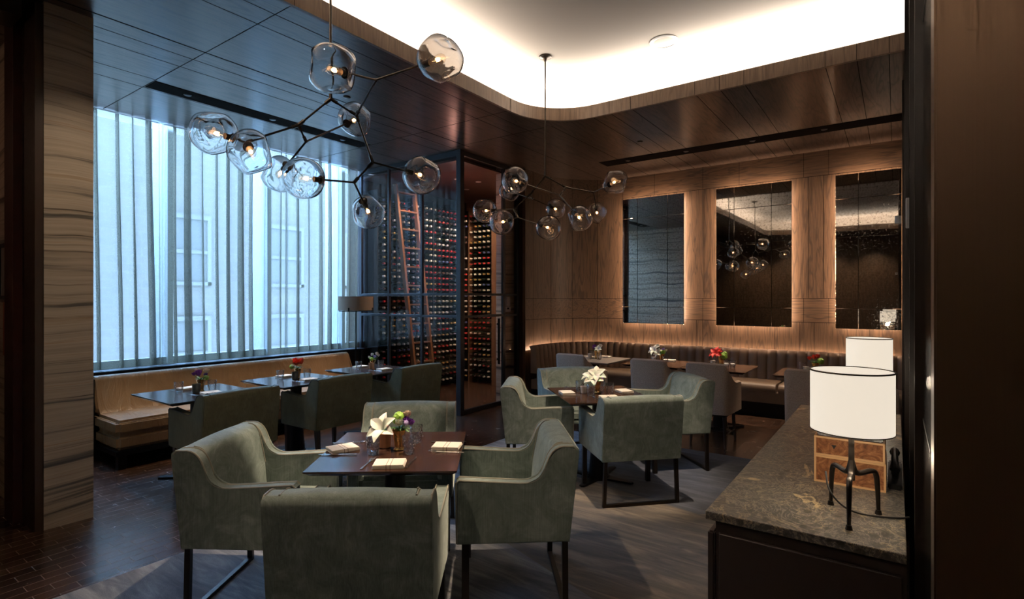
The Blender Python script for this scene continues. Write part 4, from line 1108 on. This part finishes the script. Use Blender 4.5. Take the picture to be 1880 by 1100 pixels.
# sensor on the right wall
t = thing('wall_sensor', 'white wall sensor with projecting arm on the glossy right wall', 'sensor', (.066, 4.05, 2.10))
MB().prism([(-.04, -.08), (-.03, -.092), (.03, -.084), (.04, -.07), (.04, .07), (.03, .084), (-.03, .092), (-.04, .08)], 'x', -.018, 0, .003, seg=1).build('mounting_plate', 'white_plastic', t)
b = MB(); b.tube([(-.010, 0, 0), (-.055, 0, 0)], .018, 14); b.build('sensor_arm', 'white_plastic', t)
MB().lathe([(.0175, 0), (.016, .012), (.010, .02), (0, .023)], 16).build('lens', 'bulb_glass', t)
t.children[-1].rotation_euler = (0, -PI/2, 0); t.children[-1].location = (-.055, 0, 0)

# ------------------------------------------------------------------ notices in the hall
t = thing('picture_frame', 'dark framed picture on the hall wall, cut by the left edge', 'picture', (-5.63, 1.140, 1.80))
b = MB(); b.box(-.20, .20, -.015, .005, -.22, -.19); b.box(-.20, .20, -.015, .005, .19, .22); b.box(-.20, -.17, -.015, .005, -.22, .22); b.box(.17, .20, -.015, .005, -.22, .22); b.build('frame', 'ink', t, smooth=False)
MB().box(-.17, .17, -.004, .004, -.19, .19).build('picture', 'poster', t, smooth=False)
def text(s, size, loc, parent, m, align='LEFT'):
    c = bpy.data.curves.new('lettering', 'FONT'); c.body = s; c.size = size; c.extrude = .0004; c.align_x = align
    tmp = bpy.data.objects.new('lettering_curve', c); me = bpy.data.meshes.new_from_object(tmp); bpy.data.objects.remove(tmp)
    o = bpy.data.objects.new('lettering', me); COL.objects.link(o); me.materials.clear(); me.materials.append(M[m]); o.parent = parent; o.location = loc; o.rotation_euler = (PI/2, 0, 0); return o
t = thing('safety_poster', 'tall grey first aid poster headed CHOKING beside the framed picture', 'poster', (-5.41, 1.142, 1.66))
MB().box(-.01, .135, -.002, .003, -.30, .36).build('sheet', 'poster', t, smooth=False); text('CHOKING', .055, (-.005, -.003, .29), t, 'ink')
b = MB()
for z in (.16, -.03, -.12, -.21): b.box(0, .12, -.0035, -.002, z, z+.004)
b.tube([(.03, -.003, .12), (.02, -.003, .05), (.035, -.003, -.01)], .006, 6); b.tube([(.06, -.003, .12), (.06, -.003, .02)], .006, 6); b.build('drawing', 'ink', t)
t = thing('pink_notice', 'pink paper notice below the framed picture in the hall', 'notice', (-5.60, 1.142, 1.38))
MB().box(-.16, .14, -.002, .003, -.24, .18).build('sheet', 'poster_pink', t, smooth=False)
for i, s in enumerate(('THE TURKEY', 'IS THE THIN', 'AGGRESSIONS', 'VERSENESS', 'FILM MFUL')): pass
b = MB()
for i in range(6): b.box(-.12, .11-.02*(i % 2), -.0032, -.002, .12-i*.045, .135-i*.045)
b.build('text_lines', 'red_brown', t, smooth=False)

# ------------------------------------------------------------------ table settings
def tumbler_proto():
    b = MB(); b.lathe([(0, 0), (.027, 0), (.029, .004), (.037, .06), (.0375, .098), (.0362, .099), (.0355, .06), (.0275, .012), (0, .010)], 28)
    return b.build('tumbler', 'cut_glass', sharp=60)
def fork_proto():
    b = MB(); z = lambda y: .003+.012*max(0, (y-.03)/.07)**2*(1 if y < .085 else .7)
    pts = [(-.10, .006), (-.06, .0045), (-.0, .003), (.03, .003), (.042, .011), (.055, .012)]
    def fn(u, v):
        y = -.10+.155*u; i = 0
        w = .006-.003*min(1, u/.6) if u < .8 else .003+.009*((u-.8)/.2)**.7
        return ((v-.5)*2*w, y, z(y)+.001)
    b.grid(fn, 18, 2)
    for k in range(4):
        x = -.0105+k*.007; b.add([(x-.0014, .054, z(.054)+.001), (x+.0014, .054, z(.054)+.001), (x+.0006, .098, z(.09)-.002), (x-.0006, .098, z(.09)-.002)], [(0, 1, 2, 3)])
    o = b.build('fork', 'silver'); md = o.modifiers.new('thick', 'SOLIDIFY'); md.thickness = .002; return o
def knife_proto():
    b = MB(); b.tube([(0, -.10, .005), (0, -.06, .005), (0, -.01, .005)], [.0065, .005, .004], 8, flat=.6)
    b.prism([(-.0045, -.012), (.0045, -.012), (.0075, .05), (.006, .085), (.0, .103), (-.004, .09)], 'z', .0035, .0055); return b.build('knife', 'silver')
def napkin_proto():
    b = MB()
    for k, (dx, w, d, z0, z1) in enumerate([(0, .078, .060, .0005, .006), (.002, .077, .059, .0065, .012), (-.001, .076, .058, .0125, .019)]):
        b.box(-w+dx, w+dx, -d, d+.001*k, z0, z1, .0026, seg=2)
    return b.build('napkin', 'napkin', sharp=50)
def vase_proto(m, s=1):
    b = MB(); b.lathe([(.026, 0), (.028, .004), (.020, .012), (.021, .02), (.027, .06), (.034, .098), (.036, .10), (.033, .099), (.026, .06), (.0, .03)], 24, fn=lambda a, z: 1+.02*math.cos(12*a)*(z < .09))
    return b.build('brass_cup', m, sharp=60)
def cup_proto(m):
    b = MB(); b.lathe([(.022, 0), (.030, .004), (.034, .075), (.0355, .078), (.032, .074), (.028, .05), (0, .048)], 24); return b.build('votive_cup', m, sharp=60)
PR = {'tumbler': tumbler_proto(), 'fork': fork_proto(), 'knife': knife_proto(), 'napkin': napkin_proto(), 'vase': vase_proto('brass'), 'cup_copper': cup_proto('copper'), 'cup_grey': cup_proto('grey_cup'), 'candle': cup_proto('candle')}
CAT = {'tumbler': 'glass', 'fork': 'fork', 'knife': 'knife', 'napkin': 'napkin', 'vase': 'vase', 'cup_copper': 'cup', 'cup_grey': 'cup', 'candle': 'candle'}
used = set()
def put(kind, x, y, rz, label, group, z=.7503, s=1):
    p = PR[kind]
    if kind in used: o = p.copy(); COL.objects.link(o)
    else: o = p; used.add(kind)
    o.location = (x, y, z); o.rotation_euler = (0, 0, rz); o.scale = (s, s, s); tag(o, label, CAT[kind], group); return o
def petal(b, ang, tilt, L, Wd, mi=0, curl=.4, base=(0, 0, 0)):
    b.M = Matrix.Translation(base) @ Matrix.Rotation(ang, 4, 'Z')
    def fn(u, v):
        w = Wd*math.sin(PI*min(1, u*.88+.07))**.8*(1 if u < .5 else 1-.55*((u-.5)/.5)**2)
        r = L*u*math.sin(tilt+curl*u); z = L*u*math.cos(tilt+curl*u)
        x = (v-.5)*2*w; return (r+.15*abs(v-.5)*L*0, x, z+.35*abs(x))
    b.grid(fn, 6, 4, mi); b.M = Matrix.Identity(4)
def bloom(kind, parent, loc, size, rnd, m):
    if kind != 'lily': size *= 1.55
    else: size *= 1.15
    b = MB()
    if kind == 'lily':
        for k in range(6): petal(b, k*PI/3+rnd.uniform(-.1, .1), .45+.15*(k % 2), size, size*.30, 0, .75)
        o = b.build('lily_bloom', [m], parent)
    elif kind == 'ball':
        bmesh.ops.create_icosphere(b.bm, subdivisions=3, radius=size*.5)
        for v in b.bm.verts: v.co *= 1+.18*noise.noise(v.co*(9/size)*.4+Vector((rnd.random()*9, 0, 0)))+.10*math.sin(v.co.x*300)*math.sin(v.co.y*310)
        o = b.build('pompon_bloom', [m], parent)
    else:
        for ring, (nn, tl, L) in enumerate(((7, 1.0, .62), (6, .65, .60), (5, .3, .52), (3, .08, .42))):
            for k in range(nn): petal(b, k*2*PI/nn+ring*.5, tl, size*L, size*.24, 0, -.45)
        o = b.build('flower_bloom', [m], parent)
    o.location = loc; o.rotation_euler = (rnd.uniform(-.5, .5), rnd.uniform(-.5, .5), rnd.uniform(0, 6)); return o
def bouquet(x, y, label, spec, z=.7503, rz=0, group='small bouquets on the tables'):
    rnd = random.Random(label); t = thing('bouquet', label, 'flowers', (x, y, z+.055), rz, group)
    b = MB()
    for (k, m, dx, dy, dz, s) in spec: b.tube([(dx*.12, dy*.12, .0), (dx*.4, dy*.4, dz*.6), (dx, dy, dz)], .0018, 5)
    b.build('stems', 'leaf', t)
    b = MB()
    for k in range(9): petal(b, k*.72, .5+.5*rnd.random(), .05+.02*rnd.random(), .010, 0, .6, (0, 0, .035))
    b.build('leaves', 'leaf', t)
    for (k, m, dx, dy, dz, s) in spec:
        o = bloom(k, t, (dx, dy, dz), s, rnd, m)
        if k == 'lily': o.rotation_euler = (.75 if dy < 0 else .2, -.5 if dx < 0 else .3, 0)
    return t
ca, sa = math.cos, math.sin
# near table
G = 'near walnut table'
put('napkin', -2.06, 1.84, A37+.05, 'folded cream napkin at the foreground place of the near table', 'napkins on the near table')
put('napkin', -2.485, 1.88, A37+PI/2-.95, 'folded beige napkin with brown stripes at the left place of the near table', 'napkins on the near table')
put('napkin', -2.045, 2.245, A37-PI/2+1.45, 'folded cream napkin at the right place of the near table', 'napkins on the near table')
put('fork', -2.175, 1.80, A37-.12, 'silver fork left of the foreground napkin on the near table', 'cutlery on the near table')
put('knife', -2.005, 1.935, A37-.12, 'silver knife right of the foreground napkin on the near table', 'cutlery on the near table')
put('fork', -2.57, 2.0, A37-PI/2+.12, 'silver fork beyond the left napkin of the near table', 'cutlery on the near table')
put('knife', -2.42, 1.80, A37+PI/2, 'silver knife in front of the left napkin of the near table', 'cutlery on the near table')
put('fork', -1.99, 2.175, A37+PI/2-.1, 'silver fork in front of the right napkin of the near table', 'cutlery on the near table')
put('knife', -2.12, 2.34, A37-PI/2, 'silver knife behind the right napkin of the near table', 'cutlery on the near table')
put('fork', -2.375, 2.38, A37+.1+PI, 'silver fork at the back place of the near table', 'cutlery on the near table')
put('tumbler', -2.286, 1.925, 0, 'cut glass tumbler nearest, left of the lily vase', 'tumblers on the near table')
put('tumbler', -2.432, 2.065, 0, 'cut glass tumbler behind another at the left of the lily vase', 'tumblers on the near table')
put('tumbler', -2.135, 2.045, 0, 'cut glass tumbler right of the brass vase on the near table', 'tumblers on the near table')
put('tumbler', -2.27, 2.23, 0, 'cut glass tumbler behind the brass vase on the near table', 'tumblers on the near table')
put('cup_copper', -2.335, 2.05, 0, 'copper coloured votive cup on the near table', 'votive cups', s=1.05)
put('vase', -2.237, 2.065, 0, 'brass cup vase on the near table', 'brass cup vases', s=1.1)
A_ = M
def bq(*a, **k): return bouquet(*a, **k)
bq(-2.237, 2.065, 'bouquet with one large white lily, purple blooms and green ball on the near table',
   [('lily', 'white_petal', -.075, -.045, .05, .085), ('ball', 'lime', -.005, .02, .10, .045), ('rose', 'cream_petal', .045, .025, .10, .045), ('rose', 'purple_petal', .035, .01, .075, .04), ('rose', 'purple_petal', .05, .03, .06, .04), ('rose', 'white_petal', .0, -.01, .065, .045), ('ball', 'lilac_petal', .04, -.01, .08, .02)], z=.765, rz=A37)
# far rug table
a45 = math.radians(45)
for (x, y, rz, l) in ((-2.36, 4.15, a45+PI/2, 'left'), (-1.96, 4.16, a45, 'foreground'), (-1.985, 4.52, a45+PI/2+.1, 'right')):
    put('napkin', x, y, rz, 'folded white napkin at the %s place of the far rug table' % l, 'napkins on the far rug table')
for (k, x, y, rz, l) in (('fork', -2.045, 4.09, a45, 'left of the foreground napkin'), ('knife', -1.89, 4.24, a45-.1, 'right of the foreground napkin'), ('knife', -2.29, 4.06, a45+PI/2, 'by the left napkin'), ('fork', -1.91, 4.47, a45+PI/2, 'by the right napkin'), ('fork', -2.45, 4.42, a45+.6, 'at the back corner')):
    put(k, x, y, rz, 'silver %s %s on the far rug table' % (k, l), 'cutlery on the far rug table')
for (x, y, l) in ((-2.315, 4.30, 'leftmost'), (-2.142, 4.18, 'nearest, before the vase'), (-2.19, 4.47, 'behind the vase'), (-2.05, 4.36, 'right of the vase')):
    put('tumbler', x, y, 0, 'clear tumbler, %s on the far rug table' % l, 'tumblers on the far rug table')
put('candle', -2.25, 4.25, 0, 'small white ribbed votive on the far rug table', 'votive cups', s=.8)
put('vase', -2.158, 4.33, 0, 'brass cup vase on the far rug table', 'brass cup vases', s=1.1)
bq(-2.158, 4.33, 'bouquet with a big white amaryllis on the far rug table', [('lily', 'white_petal', -.04, -.03, .06, .085), ('lily', 'white_petal', -.01, -.03, .09, .08), ('lily', 'white_petal', -.06, .02, .07, .07), ('rose', 'lilac_petal', .05, .02, .06, .035), ('ball', 'lime', .06, 0, .07, .02), ('rose', 'lilac_petal', .035, -.02, .045, .03)], z=.765, rz=a45)
# window tables
for i, y in enumerate(TY):
    nm = ('nearest the marble column', 'in the middle of the window side', 'next to the wine room')[i]; g = ' on the window tables'
    put('napkin', -5.33, y+.03, PI/2+.1, 'folded napkin, banquette side, dark table '+nm, 'napkins'+g)
    put('napkin', -4.905, y+.04, PI/2-.1, 'folded napkin, armchair side, dark table '+nm, 'napkins'+g)
    put('tumbler', -5.19, y-.105, 0, 'left cut glass tumbler on the dark table '+nm, 'tumblers'+g)
    put('tumbler', -5.06, y+.12, 0, 'right cut glass tumbler on the dark table '+nm, 'tumblers'+g)
    put('knife', -5.32, y-.09, PI/2, 'knife beside the left tumbler on the dark table '+nm, 'cutlery'+g)
    put('fork', -4.93, y-.08, PI/2+.2, 'fork before the votive cup on the dark table '+nm, 'cutlery'+g)
    put('cup_copper' if i == 2 else 'cup_grey', -5.075, y-.01, 0, ('copper' if i == 2 else 'dark grey')+' votive cup on the dark table '+nm, 'votive cups')
    put('vase', -5.13, y+.055, 0, 'brass cup vase on the dark table '+nm, 'brass cup vases', s=1.05)
bq(-5.13, TY[0]+.055, 'bouquet of purple anemone and cream roses on the window table nearest the column', [('rose', 'purple_petal', .0, -.02, .075, .06), ('rose', 'purple_petal', -.03, -.05, .08, .035), ('rose', 'cream_petal', -.045, .0, .10, .04), ('rose', 'cream_petal', .04, .02, .10, .04), ('rose', 'cream_petal', .03, .055, .09, .045), ('rose', 'purple_petal', .02, .05, .06, .035), ('ball', 'lime', .03, .03, .05, .03)], z=.762, rz=.6)
bq(-5.13, TY[1]+.055, 'bouquet of coral red blooms on the middle window table', [('rose', 'coral_petal', 0, -.03, .075, .07), ('rose', 'coral_petal', .03, .04, .08, .07), ('rose', 'coral_petal', -.03, .015, .10, .05), ('ball', 'lime', -.04, -.05, .06, .03), ('rose', 'white_petal', -.03, -.065, .06, .025)], z=.762, rz=.6)
bq(-5.13, TY[2]+.055, 'bouquet of small white and lilac blooms on the window table next to the wine room', [('rose', 'white_petal', 0, -.03, .09, .035), ('rose', 'lilac_petal', .02, .0, .06, .035), ('rose', 'cream_petal', .04, .03, .09, .04), ('rose', 'white_petal', -.04, -.03, .06, .03), ('rose', 'cream_petal', .05, .06, .07, .035), ('rose', 'lilac_petal', -.02, .02, .08, .03), ('ball', 'lime', 0, -.05, .05, .03)], z=.762, rz=.6)
# banquette tables
for i, (x, y) in enumerate(MT):
    nm = ('leftmost brown table', 'white-flower brown table', 'red-amaryllis brown table', 'rightmost brown table')[i]; g = ' on the brown banquette tables'
    put('napkin', x-.12, y+.10 if i == 0 else y-.09, .1, 'folded napkin on the near side of the '+nm, 'napkins'+g)
    put('napkin', x+.03, y+.27, 0, 'folded napkin on the banquette side of the '+nm, 'napkins'+g)
    put('tumbler', x-.15, y+.20, 0, 'clear tumbler at the left of the '+nm, 'tumblers'+g)
    put('tumbler', x+.09, y-.05, 0, 'clear tumbler right of the vase on the '+nm, 'tumblers'+g)
    if i == 2: put('tumbler', x+.165, y-.06, 0, 'clear tumbler, outer one of two right of the red amaryllis', 'tumblers'+g)
    put('fork', x-.02, y-.14, .1, 'silver fork on the near side of the '+nm, 'cutlery'+g)
    put('vase', x-.0, y+.06, 0, 'brass cup vase on the '+nm, 'brass cup vases', s=1.15)
    put('candle', x-.09, y+.02, 0, 'white votive candle beside the vase on the '+nm, 'votive cups', s=.9)
bq(MT[0][0], MT[0][1]+.06, 'bouquet of purple blooms and a pale orchid on the leftmost banquette table', [('rose', 'purple_petal', -.035, -.0, .08, .055), ('rose', 'purple_petal', -.06, .02, .065, .04), ('lily', 'white_petal', .03, -.02, .065, .055), ('rose', 'white_petal', .04, .0, .10, .05)], z=.762)
bq(MT[1][0], MT[1][1]+.06, 'bouquet with tall white amaryllis and lilac sprig on the second banquette table', [('lily', 'white_petal', -.08, -.02, .08, .085), ('lily', 'white_petal', -.03, -.02, .05, .07), ('rose', 'white_petal', -.06, 0, .13, .05), ('rose', 'lilac_petal', .03, 0, .09, .04), ('ball', 'lime', .02, 0, .07, .04), ('rose', 'white_petal', .06, .02, .08, .035)], z=.762)
bq(MT[2][0], MT[2][1]+.06, 'bouquet with one red amaryllis and lime green filler on the third banquette table', [('lily', 'red_petal', -.05, -.02, .09, .085), ('lily', 'red_petal', -.02, -.02, .08, .06), ('ball', 'lime', .03, 0, .06, .055), ('ball', 'lime', .04, .01, .09, .04)], z=.762)
bq(MT[3][0], MT[3][1]+.06, 'bouquet of small red blooms on the rightmost banquette table behind the lamp', [('rose', 'coral_petal', -.02, -.02, .09, .055), ('rose', 'red_petal', .02, .0, .10, .05), ('rose', 'coral_petal', -.06, 0, .075, .045), ('ball', 'lime', .05, 0, .07, .045)], z=.762)
